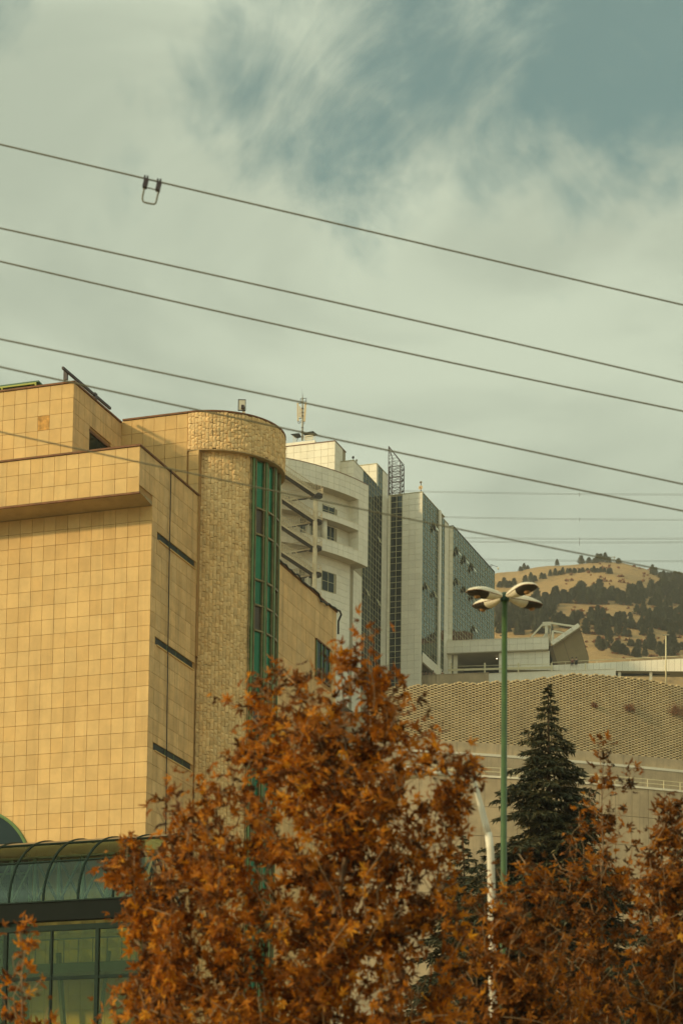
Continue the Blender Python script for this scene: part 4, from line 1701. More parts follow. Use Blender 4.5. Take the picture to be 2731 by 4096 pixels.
# footbridge whose side beam rises to the right
FB = Thing('footbridge', 'long cream footbridge rising to the right above the crib wall', 'footbridge', (S1 + 8, T0 - 1, ZG - 3), TROT)
tb = T0 - 1.2
q = [on_t(x, y, tb) for x, y in ((2005, 2679), (2790, 2686), (2790, 2631), (2005, 2671))]
B = MB().hexa([(q[0][0], tb + .06, q[0][2]), (q[1][0], tb + .06, q[1][2]), (q[1][0], tb + 3, q[1][2]), (q[0][0], tb + 3, q[0][2])],
              [(q[3][0], tb + .06, q[3][2]), (q[2][0], tb + .06, q[2][2]), (q[2][0], tb + 3, q[2][2]), (q[3][0], tb + 3, q[3][2])])
fb_beam = FB.part('side_beam', B, M_WHITEBASE)
nn = 34
lerp = lambda a, b, t: a + (b - a) * t
for k in range(nn):
    B = MB()
    t0, t1 = k / nn + .0006, (k + 1) / nn - .0006
    lo0, lo1 = lerp(q[0], q[1], t0), lerp(q[0], q[1], t1)
    hi0, hi1 = lerp(q[3], q[2], t0), lerp(q[3], q[2], t1)
    B.hexa([(lo0[0], tb, lo0[2]), (lo1[0], tb, lo1[2]), (lo1[0], tb + .055, lo1[2]), (lo0[0], tb + .055, lo0[2])],
           [(hi0[0], tb, hi0[2]), (hi1[0], tb, hi1[2]), (hi1[0], tb + .055, hi1[2]), (hi0[0], tb + .055, hi0[2])])
    FB.part('panel', B, M_WHITE, fb_beam)
r0, r1 = on_t(2205, 2648, tb), on_t(2790, 2619, tb)
FB.part('handrail', MB().bar((r0[0], tb + .2, r0[2]), (r1[0], tb + .2, r1[2]), .07), M_RAIL)
for x in (2260, 2385, 2520, 2648, 2775):
    t = (on_t(x, 2640, tb)[0] - q[3][0]) / (q[2][0] - q[3][0])
    s = lerp(q[3][0], q[2][0], t)
    zz = lerp(q[3][2], q[2][2], t)
    zh = lerp(r0[2], r1[2], (s - r0[0]) / (r1[0] - r0[0]))
    FB.part('post', MB().bar((s, tb + .2, zz - .05), (s, tb + .2, zh), .07), M_RAIL)
FB.part('gap_shade_strip', MB().box((q[0][0] - 8, tb + 1.4, q[0][2] - 1.2), (q[1][0], tb + 1.8, q[0][2] - .02)), M_SLOT)  # near-black box painted in as the shade under the deck
for x in (2475, 2600):
    p = on_t(x, 2700, tb)
    FB.part('pier', MB().box((p[0] - .2, tb + .4, p[2] - 3), (p[0] + .2, tb + .8, q[0][2] + .1)), M_CREAM)

# lower parapet and service road behind the crib wall
LP = Thing('service_parapet', 'cream parapet wall under the footbridge right of the grey concrete one', 'parapet', (S0 + 12, T0 - 6, ZG - 5), TROT)
tl = T0 - 6
a, b = on_t(1948, 2696, tl), on_t(2460, 2690, tl)
LP.part('wall', MB().box((a[0], tl, a[2] - 3.2), (b[0], tl + .4, a[2])), M_WHITE)
LP.part('coping', MB().box((a[0] - .05, tl - .05, a[2]), (b[0], tl + .45, a[2] + .08)), M_CREAM)

# grey concrete parapet where people lean
CP = Thing('concrete_parapet', 'stained grey concrete parapet below the glass tower corner', 'parapet', (S0 - 2, T0 - 9, ZG - 5), TROT)
tp = T0 - 9
a, m_, b = on_t(1681, 2703, tp), on_t(1742, 2702, tp), on_t(1952, 2698, tp)
zt_ = a[2]
CP.part('slab', MB().box((a[0], tp, zt_ - 4), (m_[0] - .03, tp + .5, zt_)), M_CONCRETE)
CP.part('slab', MB().box((m_[0] + .03, tp, zt_ - 4), (b[0], tp + .5, zt_ + .02)), M_CONCRETE)
CP.part('coping', MB().box((a[0] - .05, tp - .06, zt_ + .02), (b[0] + .05, tp + .56, zt_ + .1)), M_CONCRETE)

# tilted slab with a pylon frame at the pavilion's end
TL = Thing('tilted_canopy', 'big tilted brown slab with a cream edge beam beside the pavilion', 'canopy', (S1 + 3, T0 + 4, ZG - 1), TROT)
tq = T0 + .8
c = [on_t(x, y, tq) for x, y in ((2206, 2583), (2316, 2507), (2354, 2632), (2350, 2672), (2234, 2676))]
bd = 4.5
B = MB()
vs = [tuple(p) for p in c] + [(p[0] - 1.0, p[1] + bd, p[2] + .8) for p in c]
B.add(vs, [(0, 1, 2, 3, 4)[::-1], (5, 6, 7, 8, 9)] + [(i, (i + 1) % 5, 5 + (i + 1) % 5, 5 + i) for i in range(5)])
M_BROWNSLAB = surf('brown_slab', (.245, .185, .095), .85, mottle=.12, mscale=.5, bump=.2, bscale=6)
slab = TL.part('slab', B, M_BROWNSLAB)
dk = surf('dark_slab_side', (.12, .085, .045), .9)
c2_ = [on_t(x, y, tq - .15) for x, y in ((2192, 2583), (2207, 2583), (2233, 2672), (2217, 2672))]
B = MB().add([tuple(p) for p in c2_] + [(p[0], p[1] + 3.5, p[2]) for p in c2_], [(3, 2, 1, 0), (4, 5, 6, 7), (0, 1, 5, 4), (1, 2, 6, 5), (2, 3, 7, 6), (3, 0, 4, 7)])
TL.part('side_slab', B, dk)
for (x0, y0, x1, y1) in ((2249, 2554, 2279, 2650), (2315, 2510, 2352, 2628)):
    p, r_ = on_t(x0, y0, tq - .02), on_t(x1, y1, tq - .02)
    TL.part('joint', MB().bar(p, r_, .06), dk, slab)
for k in range(4):
    t0, t1 = k / 4, (k + 1) / 4 - .008
    a0, a1 = lerp(on_t(2206, 2577, tq - .3), on_t(2316, 2502, tq - .3), t0), lerp(on_t(2206, 2577, tq - .3), on_t(2316, 2502, tq - .3), t1)
    TL.part('edge_beam', MB().bar(a0, a1, .9, .62), M_WHITE)
ty = T0 + 2.5
py = lambda x, y: on_t(x, y, ty)
TL.part('pylon', MB().box((py(2178, 2490)[0], ty, ZF1 - .3), (py(2190, 2490)[0], ty + .6, py(2184, 2487)[2])), M_CREAM)
TL.part('pylon', MB().box((py(2193, 2490)[0], ty + .8, ZF1 - .3), (py(2199, 2490)[0], ty + 1.3, py(2196, 2490)[2])), M_CREAM)
TL.part('pylon_head', MB().box((py(2168, 2490)[0], ty - .1, py(2184, 2503)[2]), (py(2200, 2490)[0], ty + 1.2, py(2184, 2488)[2])), M_CREAM)
TL.part('pylon', MB().box((py(2205, 2525)[0], ty, ZF1 - .3), (py(2213, 2525)[0], ty + .5, py(2209, 2522)[2])), M_CREAM)
TL.part('strut', MB().bar(py(2168, 2498), py(2124, 2548), .22), M_CREAM)
TL.part('strut', MB().bar(py(2198, 2492), py(2296, 2506), .26), M_CREAM)
TL.part('strut', MB().bar(py(2211, 2524), py(2256, 2533), .22), M_CREAM)
TL.part('foot', MB().add([tuple(py(x, y)) for x, y in ((2168, 2547), (2190, 2547), (2190, 2530), (2180, 2532))] + [(py(x, y)[0], ty + .5, py(x, y)[2]) for x, y in ((2168, 2547), (2190, 2547), (2190, 2530), (2180, 2532))],
                         [(0, 1, 2, 3), (7, 6, 5, 4), (0, 4, 5, 1), (1, 5, 6, 2), (2, 6, 7, 3), (3, 7, 4, 0)]), M_CREAM)


def terrace_lamp(x, ytop, ybot, t, label):
    a, b = on_t(x, ytop, t), on_t(x, ybot, t)
    T = Thing('terrace_lamp_post', label, 'lamp post', b, TROT, 'lamp posts on the terrace')
    s = a[0]
    T.part('pole', MB().tube([(s, t, b[2] - 1.5), (s, t, a[2])], [.13, .08], 8), M_RAIL, smooth=True)
    T.part('lamp_head', MB().box((s - .45, t - .12, a[2] - .02), (s + .45, t + .12, a[2] + .12)), M_GALV)


terrace_lamp(2661, 2541, 2735, T0 - 4, 'tall cream lamp post by the footbridge at the right edge')
terrace_lamp(2010, 2542, 2700, T0 - 3, 'thin cream lamp post just left of the green lamp mast')

# --- crib wall: plan line under the bottom edge, at one level
def crib_bottom(x):
    d = x - 1633
    return 2955 + .055 * d + 2.2e-5 * d * d


_pm = at_depth(2016, crib_bottom(2016), 316)
ZCB = _pm[2]
cxs = list(np.linspace(1480, 2900, 60))
cpl = [on_z(x, crib_bottom(x), ZCB)[:2] for x in cxs]
cs_ = [0.0]
for a, b in zip(cpl, cpl[1:]):
    cs_.append(cs_[-1] + math.hypot(*(b - a)))
top_px = [(1480, 2753), (1590, 2746), (1700, 2738), (1950, 2725), (2100, 2718), (2180, 2709), (2240, 2697), (2330, 2692), (2420, 2696), (2476, 2702), (2560, 2713), (2640, 2724), (2731, 2745), (2900, 2790)]
bat = .05         # setback for every metre of height


def crib_at(s):
    x = np.interp(s, cs_, [p[0] for p in cpl])
    y = np.interp(s, cs_, [p[1] for p in cpl])
    return x, y


def crib_top(s):
    px = np.interp(s, cs_, cxs)
    x, y = crib_at(s)
    ty_ = np.interp(px, [p[0] for p in top_px], [p[1] for p in top_px])
    r = ray(px, ty_)
    return EYE[2] + r[2] / r[1] * (y + .6)


CW = Thing('crib_wall', 'long honeycombed retaining wall of tan concrete blocks below the terrace', 'retaining wall', (*crib_at(cs_[-1] / 2), ZCB))
nrm_ = lambda s: np.array([-(crib_at(s + .5)[1] - crib_at(s - .5)[1]), crib_at(s + .5)[0] - crib_at(s - .5)[0]])
B = MB()
ns = 60
front_, back_, tops = [], [], []
for i in range(ns + 1):
    s = cs_[-1] * i / ns
    n_ = nrm_(min(max(s, .6), cs_[-1] - .6))
    n_ /= np.linalg.norm(n_)
    p = np.array(crib_at(s))
    front_.append((tuple(p + n_ * .55), n_, crib_top(s)))
for i in range(ns):
    (a, na, za), (b, nb, zb) = front_[i], front_[i + 1]
    a, b = np.array(a), np.array(b)
    ha, hb = bat * (za - ZCB), bat * (zb - ZCB)
    B.hexa([(*a, ZCB - .3), (*b, ZCB - .3), (*(b + nb * 2), ZCB - .3), (*(a + na * 2), ZCB - .3)],
           [(*(a + na * ha), za - .25), (*(b + nb * hb), zb - .25), (*(b + nb * (hb + 2)), zb - .25), (*(a + na * (ha + 2)), za - .25)])
crib_core = CW.part('fill', B, M_CRIBGAP)
it = []
RH, PW = .175, .92
rnd = random.Random(2)
nrow = 0
zmax = max(f_[2] for f_ in front_)
r_i = 0
z = ZCB
while z < zmax:
    s = (PW / 2 if r_i % 2 else 0) + .3
    while s < cs_[-1] - .3:
        if z + RH < crib_top(s) + rnd.uniform(-.05, .08):
            x, y = crib_at(s)
            n_ = nrm_(s if .6 < s < cs_[-1] - .6 else cs_[-1] / 2)
            n_ /= np.linalg.norm(n_)
            rz = math.atan2(-n_[0], n_[1])
            h = bat * (z - ZCB)
            it.append(((x + n_[0] * (h + .20), y + n_[1] * (h + .20), z + RH / 2 + rnd.uniform(-.008, .008)), (.50 + rnd.uniform(-.02, .02), .62, RH - .016), rz + rnd.uniform(-.015, .015)))
        s += PW
    z += RH
    r_i += 1
pieces(CW, 'block', it, M_CRIB, crib_core, 300, 'far_blocks')
# concrete plinth under it
B = MB()
zpl = on_z(2016, 3032, 1)[2]
rr = ray(2016, 3034)
zpl = EYE[2] + rr[2] / rr[1] * (crib_at(np.interp(2016, cxs, cs_))[1] - .6)
o_, i_ = [], []
for f_ in front_:
    o_.append(tuple(np.array(f_[0]) - f_[1] * .75))
    i_.append(tuple(np.array(f_[0]) + f_[1] * 1.5))
nseg = 12
step = ns // nseg
for k in range(nseg):
    B = MB().strip_wall(o_[k * step:(k + 1) * step + 1], i_[k * step:(k + 1) * step + 1], zpl - 3, ZCB - .0)
    CW.part('plinth_slab', B, M_CONCRETE)

# --- lower retaining wall with road edge and rails
def rail_y(x):
    d = x - 1560
    return 3093 + .030 * d + 3.0e-5 * d * d


_pm = at_depth(2000, rail_y(2000), 296)
ZLR = _pm[2]
lxs = list(np.linspace(1350, 2950, 50))
M_PANELJ = surf('panel_joint', (.27, .22, .14), .9)
lpl = [on_z(x, rail_y(x), ZLR)[:2] for x in lxs]
LW = Thing('lower_retaining_wall', 'tall panelled concrete retaining wall under the white road railing', 'retaining wall', (*lpl[25], ZLR - 25))
nb_ = [np.array([-(lpl[min(i + 1, 49)] - lpl[max(i - 1, 0)])[1], (lpl[min(i + 1, 49)] - lpl[max(i - 1, 0)])[0]]) for i in range(50)]
nb_ = [n / np.linalg.norm(n) for n in nb_]
core_o = [tuple(p + n * .12) for p, n in zip(lpl, nb_)]
core_i = [tuple(p + n * 3) for p, n in zip(lpl, nb_)]
lw_core = LW.part('core', MB().strip_wall(core_o, core_i, ZLR - 40, ZLR - .05), M_PANELJ)
for k in range(0, 48, 2):
    for j, (a, b) in enumerate(((0, 3.6), (3.6, 7.2), (7.2, 10.8), (10.8, 14.4), (14.4, 18), (18, 28))):
        p, q_ = lpl[k], lpl[k + 2]
        dd = (q_ - p) / np.linalg.norm(q_ - p)
        L = np.linalg.norm(q_ - p)
        n = nb_[k + 1]
        m2 = (p + q_) / 2 + n * .05
        LW.part('panel', MB().obox((*m2, ZLR - (a + b) / 2 - .05), ((*dd, 0), (*n, 0), (0, 0, 1)), (L - .05, .12, b - a - .06)), M_CONCRETE, lw_core)
LW.part('kerb', MB().strip_wall([tuple(p - n * .12) for p, n in zip(lpl, nb_)], [tuple(p + n * .5) for p, n in zip(lpl, nb_)], ZLR - .04, ZLR + .22), M_CREAM)
RR = Thing('road_railing', 'white two-bar road railing on top of the lower retaining wall', 'railing', (*lpl[25], ZLR + .2))
tp_ = [Vector((*(p + n * .25), ZLR + .22)) for p, n in zip(lpl, nb_)]
for zz in (.55, 1.05):
    RR.part('rail', MB().tube([p + Vector((0, 0, zz)) for p in tp_], .045, 6), M_RAIL)
acc = 0
for i in range(1, 50):
    if i % 2 == 0:
        RR.part('post', MB().bar(tp_[i], tp_[i] + Vector((0, 0, 1.1)), .09), M_RAIL)
# the road on that terrace, and its far pale kerb
me = bpy.data.meshes.new('road')
mb = MB()
for i in range(49):
    a, b = lpl[i] + nb_[i] * .5, lpl[i + 1] + nb_[i + 1] * .5
    c3, d3 = lpl[i + 1] + nb_[i + 1] * 16, lpl[i] + nb_[i] * 16
    mb.add([(*a, ZLR), (*b, ZLR), (*c3, ZLR), (*d3, ZLR)], [(0, 1, 2, 3)])
me.from_pydata(mb.v, [], mb.f)
me.materials.append(M_ROAD)
o = bpy.data.objects.new('road', me)
COL.objects.link(o)
o['kind'] = 'structure'
KB = Thing('road_kerb_wall', 'low pale kerb wall between the upper road and the crib wall plinth', 'kerb', (*crib_at(cs_[-1] / 2), zpl - 1))
kp = [np.array(f_[0]) - f_[1] * 1.3 for f_ in front_]
B = MB().strip_wall([tuple(p) for p in kp], [tuple(p + f_[1] * .5) for p, f_ in zip(kp, front_)], zpl - 4, zpl + .1)
KB.part('kerb', B, M_CONCRETE)
KB.part('coping', MB().strip_wall([tuple(p - f_[1] * .06) for p, f_ in zip(kp, front_)], [tuple(p + f_[1] * .5) for p, f_ in zip(kp, front_)], zpl + .102, zpl + .42), M_CREAM)

# ------------------------------------------------------------------ hill
RIDGE = [(1700, 2420), (1850, 2350), (1980, 2299), (2060, 2289), (2130, 2272), (2200, 2262), (2300, 2256), (2420, 2252), (2490, 2254), (2560, 2274), (2620, 2298), (2700, 2318), (2760, 2326), (2900, 2330), (3400, 2350), (4200, 2420)]
YR = 900.0


def ridge_z(x):
    px = CXP + x / YR * FPX / 1.0
    py = np.interp(px, [p[0] for p in RIDGE], [p[1] for p in RIDGE])
    r = ray(px, py)
    return EYE[2] + r[2] / r[1] * YR


def hill_z(x, y):
    t = (y - 395) / (YR - 395)
    zr = ridge_z(x / max(y, 1) * YR)
    z0 = 90
    if t < 0:
        z = z0 + t * 20
    elif t < 1:
        # terraces cut along the slope
        k = t * 6
        f_ = k - math.floor(k)
        tt = (math.floor(k) + smooth(.15, 1, f_) * .55 + f_ * .45) / 6
        z = z0 + (zr - z0) * (tt ** .93)
    else:
        z = zr - (t - 1) * 120
    z += 3.0 * noise.noise(Vector((x * .018, y * .018, 0))) * min(1, max(0, t * 4)) * (1 if t < .97 else max(0, 1 - (t - .97) * 6))
    z += .8 * noise.noise(Vector((x * .08, y * .08, 3))) * min(1, max(0, t * 4))
    return z


def make_hill():
    xs = np.linspace(-140, 640, 200)
    ys = np.concatenate([np.linspace(385, 940, 190), np.linspace(960, 1700, 12)])
    vs = [(x, y, hill_z(x, y)) for y in ys for x in xs]
    n = len(xs)
    fs = [(j * n + i, j * n + i + 1, (j + 1) * n + i + 1, (j + 1) * n + i) for j in range(len(ys) - 1) for i in range(n - 1)]
    t = NT('dry_hillside')
    a = t.noise(.035, 8, .62)
    b = t.noise(.35, 6, .7)
    c = t.mix(t.ramp(a, .35, .65), (.36, .235, .10), (.28, .19, .085))
    c = t.mix(t.ramp(b, .52, .70, 0, .75), c, (.15, .105, .05))
    c = t.mix(t.ramp(t.noise(.9, 4, .6), .55, .75, 0, .6), c, (.40, .275, .125))
    p = t.node('ShaderNodeBsdfPrincipled')
    t.put(p.inputs['Base Color'], c)
    p.inputs['Roughness'].default_value = .95
    p.inputs['Specular IOR Level'].default_value = .1
    bp = t.node('ShaderNodeBump')
    bp.inputs['Strength'].default_value = .8
    bp.inputs['Distance'].default_value = 1.0
    t.l.new(b, bp.inputs['Height'])
    t.l.new(bp.outputs[0], p.inputs['Normal'])
    m = t.done(p.outputs[0])
    me = bpy.data.meshes.new('hill')
    me.from_pydata(vs, [], fs)
    me.materials.append(m)
    me.polygons.foreach_set('use_smooth', [True] * len(me.polygons))
    o = bpy.data.objects.new('hill', me)
    COL.objects.link(o)
    o['kind'] = 'structure'


make_hill()


def hit_hill(px, py):
    r = ray(px, py)
    y, last = 400.0, None
    while y < 1000:
        P = EYE + r * (y / r[1])
        if P[2] < hill_z(P[0], y):
            return Vector((P[0], y, hill_z(P[0], y)))
        y += 4
    return None


# pines of the hillside: three models, copied
def pine_meshes(seed, h, w, tuft, n):
    rnd = random.Random(seed)
    tr = MB().tube([(0, 0, -.6), (0, 0, h * .8)], [h * .035, h * .01], 6)
    mt = bpy.data.meshes.new('trunk')
    mt.from_pydata(tr.v, [], tr.f)
    mt.materials.append(M_CONBARK)
    B = MB()
    for i in range(n):
        t = rnd.random() ** .8
        z = h * (.12 + .86 * t)
        rad = w * (1 - t) ** .75 * (.35 + .65 * rnd.random() ** .5) + .08 * w
        rad *= 1 + .25 * math.sin(7 * t * 3 + seed)
        a = rnd.uniform(0, 2 * math.pi)
        c = Vector((rad * math.cos(a), rad * math.sin(a), z + rnd.uniform(-.2, .2)))
        out = Vector((math.cos(a), math.sin(a), rnd.uniform(-.1, .6))).normalized()
        s = out.cross(Vector((0, 0, 1))).normalized()
        L = tuft * rnd.uniform(.7, 1.4)
        u = (out * rnd.uniform(.4, 1) + Vector((rnd.uniform(-.5, .5), rnd.uniform(-.5, .5), rnd.uniform(-.1, .9)))).normalized()
        B.add([c - s * L * .35, c + s * L * .35, c + u * L * .9 + s * L * .12, c + u * L], [(0, 1, 2, 3)])
        s2 = (s + Vector((0, 0, 1)) * rnd.uniform(-1, 1)).normalized()
        B.add([c - s2 * L * .3, c + s2 * L * .3, c + u * L * .8], [(0, 1, 2)])
    mc = bpy.data.meshes.new('crown')
    mc.from_pydata(B.v, [], B.f)
    mc.materials.append(M_PINE)
    return mt, mc


PINES = [pine_meshes(1, 5.6, 1.75, .8, 520), pine_meshes(2, 4.6, 1.9, .85, 480), pine_meshes(3, 6.4, 2.0, .9, 560), pine_meshes(4, 3.4, 1.7, .8, 380)]
PLACED = []


def hill_pine(P, k, s, rz, where):
    PLACED.append((s / P.y, P, k, s, rz, random.uniform(.85, 1.2), where))


def build_pines():
    PLACED.sort(key=lambda p: -p[0])
    for i, (_, P, k, s, rz, sq, where) in enumerate(PLACED[:300]):
        o = bpy.data.objects.new('pine_tree', None)
        COL.objects.link(o)
        o.location = P
        o.rotation_euler = (0, 0, rz)
        o.scale = (s, s, s * sq)
        o['label'] = where
        o['category'] = 'tree'
        o['group'] = 'pines ' + where.split('pine ')[1]
        for nm, me in zip(('trunk', 'crown'), PINES[k]):
            c = bpy.data.objects.new(nm, me)
            COL.objects.link(c)
            c.parent = o
    B = MB()
    for (_, P, k, s, rz, sq, where) in PLACED[300:]:
        me = PINES[k][1]
        cr, sr = math.cos(rz), math.sin(rz)
        B.add([(P.x + s * (v.co.x * cr - v.co.y * sr), P.y + s * (v.co.x * sr + v.co.y * cr), P.z + s * sq * v.co.z) for v in me.vertices], [tuple(f.vertices) for f in me.polygons])
    if B.v:
        me = bpy.data.meshes.new('small_pines')
        me.from_pydata(B.v, [], B.f)
        me.materials.append(M_PINE)
        o = bpy.data.objects.new('small_pines', me)
        COL.objects.link(o)
        o['kind'] = 'stuff'
        o['label'] = 'smallest pines filling in between the others on the hillside'


rnd = random.Random(21)
hs = .498


def hp(x, y, size=1.0, k=None, where='small dark pine standing on the crest of the dry hill'):
    P = hit_hill(1950 + x * hs, 2200 + y * hs)
    if P is None:
        P2 = EYE + ray(1950 + x * hs, 2200 + y * hs) * (YR / ray(1950 + x * hs, 2200 + y * hs)[1])
        P = Vector((P2[0], YR - 6, hill_z(P2[0], YR - 6)))
    P.z -= .3
    hill_pine(P, rnd.randrange(4) if k is None else k, .50 * size * P.y / 700, rnd.uniform(0, 6.28), where)


for x, y in ((735, 112), (755, 112), (810, 110), (855, 106), (880, 106), (905, 106), (940, 106), (968, 108), (262, 172), (290, 164), (318, 156), (555, 130), (1048, 108)):
    hp(x, y, 1.0 if x > 700 else .7)
for x, y in ((430, 240), (455, 240), (500, 222), (540, 212), (575, 208), (600, 204), (640, 188), (660, 195), (690, 192), (700, 180), (735, 185), (760, 182), (800, 172), (830, 180), (850, 184), (880, 182), (905, 180), (935, 190), (965, 192), (985, 194)):
    hp(x, y, .72, None, 'small dark pine in the slanting row just below the bald hilltop')
for x, y in ((130, 300), (150, 312), (175, 305), (210, 300), (300, 275), (375, 262), (95, 312), (345, 285)):
    hp(x, y, .9, None, 'small dark pine on the bare slope right behind the glass tower')
for x, y in ((1320, 205), (1345, 210), (1385, 228), (1410, 232), (1440, 235), (1470, 236), (1500, 240), (1530, 246), (1555, 246)):
    hp(x, y, .95, None, 'small dark pine on the falling ridge at the right edge')


def belt(x0, x1, y0, y1, n, size, where, gap=0.0):
    done = []
    tries = 0
    while len(done) < n and tries < n * 12:
        tries += 1
        x, y = rnd.uniform(x0, x1), rnd.uniform(y0, y1)
        g = noise.noise(Vector((x * .011, y * .025, 1.7)))
        if g < gap - .25:
            continue
        if any(abs(x - a) < 10 and abs(y - b) < 7 for a, b in done):
            continue
        done.append((x, y))
        hp(x, y, size * rnd.uniform(.75, 1.2), None, where)


W1_ = 'dark pine in the upper belt across the middle of the hill'
W2_ = 'dark pine in the dense wood behind the pavilion roof'
W3_ = 'dark pine in the lower belt right of the tilted brown slab'
W4_ = 'dark pine low on the slope above the footbridge'
belt(350, 1568, 395, 455, 105, 1.15, W1_)
belt(620, 900, 345, 395, 14, 1.2, W1_)
belt(1150, 1568, 320, 400, 34, 1.2, W1_)
belt(1390, 1568, 255, 320, 20, 1.1, W1_)
belt(40, 540, 460, 700, 130, 1.15, W2_, -.3)
belt(540, 1568, 558, 650, 95, 1.15, W3_, .02)
belt(760, 1200, 660, 720, 16, 1.1, W4_)
belt(880, 1568, 770, 880, 45, 1.1, W4_, .0)
belt(1230, 1568, 640, 700, 18, 1.1, W4_)
belt(1100, 1568, 500, 545, 14, 1.1, W3_)
build_pines()
# scattered dry bushes as ground cover
B = MB()
for i in range(420):
    x, y = rnd.uniform(560, 1568), rnd.uniform(110, 880)
    if noise.noise(Vector((x * .02, y * .03, 9))) < -.05:
        continue
    P = hit_hill(1950 + x * hs, 2200 + y * hs)
    if P is None:
        continue
    r = rnd.uniform(.5, 1.3)
    for k in range(16):
        a, e = rnd.uniform(0, 6.28), rnd.uniform(.1, 1.4)
        d = Vector((math.cos(a) * math.cos(e), math.sin(a) * math.cos(e), math.sin(e)))
        s = d.cross(Vector((rnd.uniform(-1, 1), rnd.uniform(-1, 1), .3))).normalized()
        B.add([P + d * r * .2 - s * r * .3, P + d * r * .2 + s * r * .3, P + d * r], [(0, 1, 2)])
me = bpy.data.meshes.new('dry_bushes')
me.from_pydata(B.v, [], B.f)
me.materials.append(M_SHRUB)
o = bpy.data.objects.new('dry_bushes', me)
COL.objects.link(o)
o['kind'] = 'stuff'
o['label'] = 'low dry bushes dotted over the hillside'
# ------------------------------------------------------------------ overhead cables
M_WIRE = surf('weathered_cable', (.17, .16, .10), .7)


def cable(pts, d, label, r, group='overhead cables'):
    """a cable through points of the view, all at about the distance of the street poles"""
    P = [Vector(at_depth(x, y, dd)) for (x, y), dd in zip(pts, d)]
    a, b, c = P[0], P[1], P[2]
    full = []
    for i in range(-36, 61):
        t = i / 24
        # parabola through the three points
        q = a * ((t - .5) * (t - 1) / .5) + b * (t * (t - 1) / -.25) + c * (t * (t - .5) / .5)
        full.append(q)
    T = Thing('overhead_cable', label, 'cable', full[36], 0, group)
    T.part('cable', MB().tube(full, r * .86, 8), M_WIRE, smooth=True)
    return T


cable([(0, 577), (1365, 899), (2731, 1220)], (30, 30.3, 30.8), 'topmost overhead cable, the one carrying the hanging damper loop', .0125)
cable([(0, 912), (1365, 1215), (2731, 1530)], (30, 30.3, 30.8), 'second overhead cable from the top crossing the open sky', .0125)
_w3 = [(0, 1045), (1365, 1355), (2731, 1645)]
cable(_w3, (30.5, 30.8, 31.3), 'third overhead cable from the top with a slight kink', .0125)
cable([(0, 1356), (1365, 1643), (2731, 1937)], (28, 28.3, 28.8), 'fourth overhead cable from the top, just above the sandstone roof', .0118)
cable([(0, 1467), (1365, 1762), (2731, 2044)], (28, 28.3, 28.8), 'fifth overhead cable, grazing the roof of the sandstone building', .0118)
cable([(0, 1727), (1365, 2020), (2731, 2295)], (26, 26.3, 26.8), 'lowest overhead cable, crossing in front of the buildings', .0095)

# damper loop on the topmost cable
pp = lambda x, y: Vector(at_depth(540 + x * .0893, 680 + y * .0893, 30.05))
DM = Thing('cable_damper', 'grey U-shaped damper loop clamped under the topmost cable', 'damper', pp(750, 600))
DM.part('loop', MB().tube([pp(440, 760), pp(400, 950), pp(355, 1150), pp(340, 1330), pp(385, 1430), pp(500, 1465), pp(750, 1520), pp(880, 1530), pp(945, 1460), pp(985, 1280), pp(1040, 1060), pp(1090, 860)], .0105, 8), M_WIRE, smooth=True)
DM.part('cross_rod', MB().tube([pp(480, 790), pp(700, 820), pp(900, 880), pp(1020, 960)], .007, 6), M_WIRE)
for x, y in ((480, 600), (1060, 740)):
    c = pp(x, y)
    DM.part('clamp', MB().obox(c, ((.97, 0, -.2), (0, 1, 0), (.2, 0, .97)), (.052, .07, .115)), M_STEEL)
    DM.part('bolt', MB().obox(c + Vector((-.012, 0, .075)), ((.97, 0, -.2), (0, 1, 0), (.2, 0, .97)), (.018, .03, .05)), M_STEEL)
    DM.part('bolt', MB().obox(c + Vector((.022, 0, .07)), ((.97, 0, -.2), (0, 1, 0), (.2, 0, .97)), (.018, .03, .05)), M_STEEL)

# far transmission line, thin conductors beyond the tower
M_THIN = surf('thin_conductor', (.16, .15, .12), .6)
for (ya, yb, lab) in ((1962, 1976, 'upper pair of'), (2062, 2077, 'second pair of'), (2146, 2152, 'third pair of'), (2160, 2167, 'fourth pair of'), (2228, 2243, 'lowest pair of')):
    T = Thing('power_line', lab + ' thin far power lines right of the tower', 'power line', at_depth(2300, (ya + yb) / 2, 640), 0, 'far power lines')
    for dy in (0, 4.5):
        T.part('conductor', MB().tube([at_depth(x, ya + dy + (yb - ya) * (x - 1600) / 1131 + 6 * (((x - 2165) / 565) ** 2 - 1) * -.6, 640) for x in np.linspace(1500, 3000, 12)], .035, 4), M_THIN)
    c = Vector(at_depth(2316, (ya + yb) / 2 + 8, 640))
    T.part('spacer', MB().bar(c + Vector((0, 0, .5)), c - Vector((0, 0, .7)), .09), M_THIN)
P = hit_hill(2444, 2256) or Vector((97, 880, 285))
T = Thing('far_pylon', 'tiny steel pylon frame on the crest of the hill', 'pylon', P)
B = MB()
for s in (-1.0, 1.0):
    T.part('leg', MB().bar(P + Vector((s, 0, -1)), P + Vector((s, 0, 2.6)), .22), M_GALV)
T.part('crossarm', MB().bar(P + Vector((-1.6, 0, 2.2)), P + Vector((1.6, 0, 2.2)), .2), M_GALV)

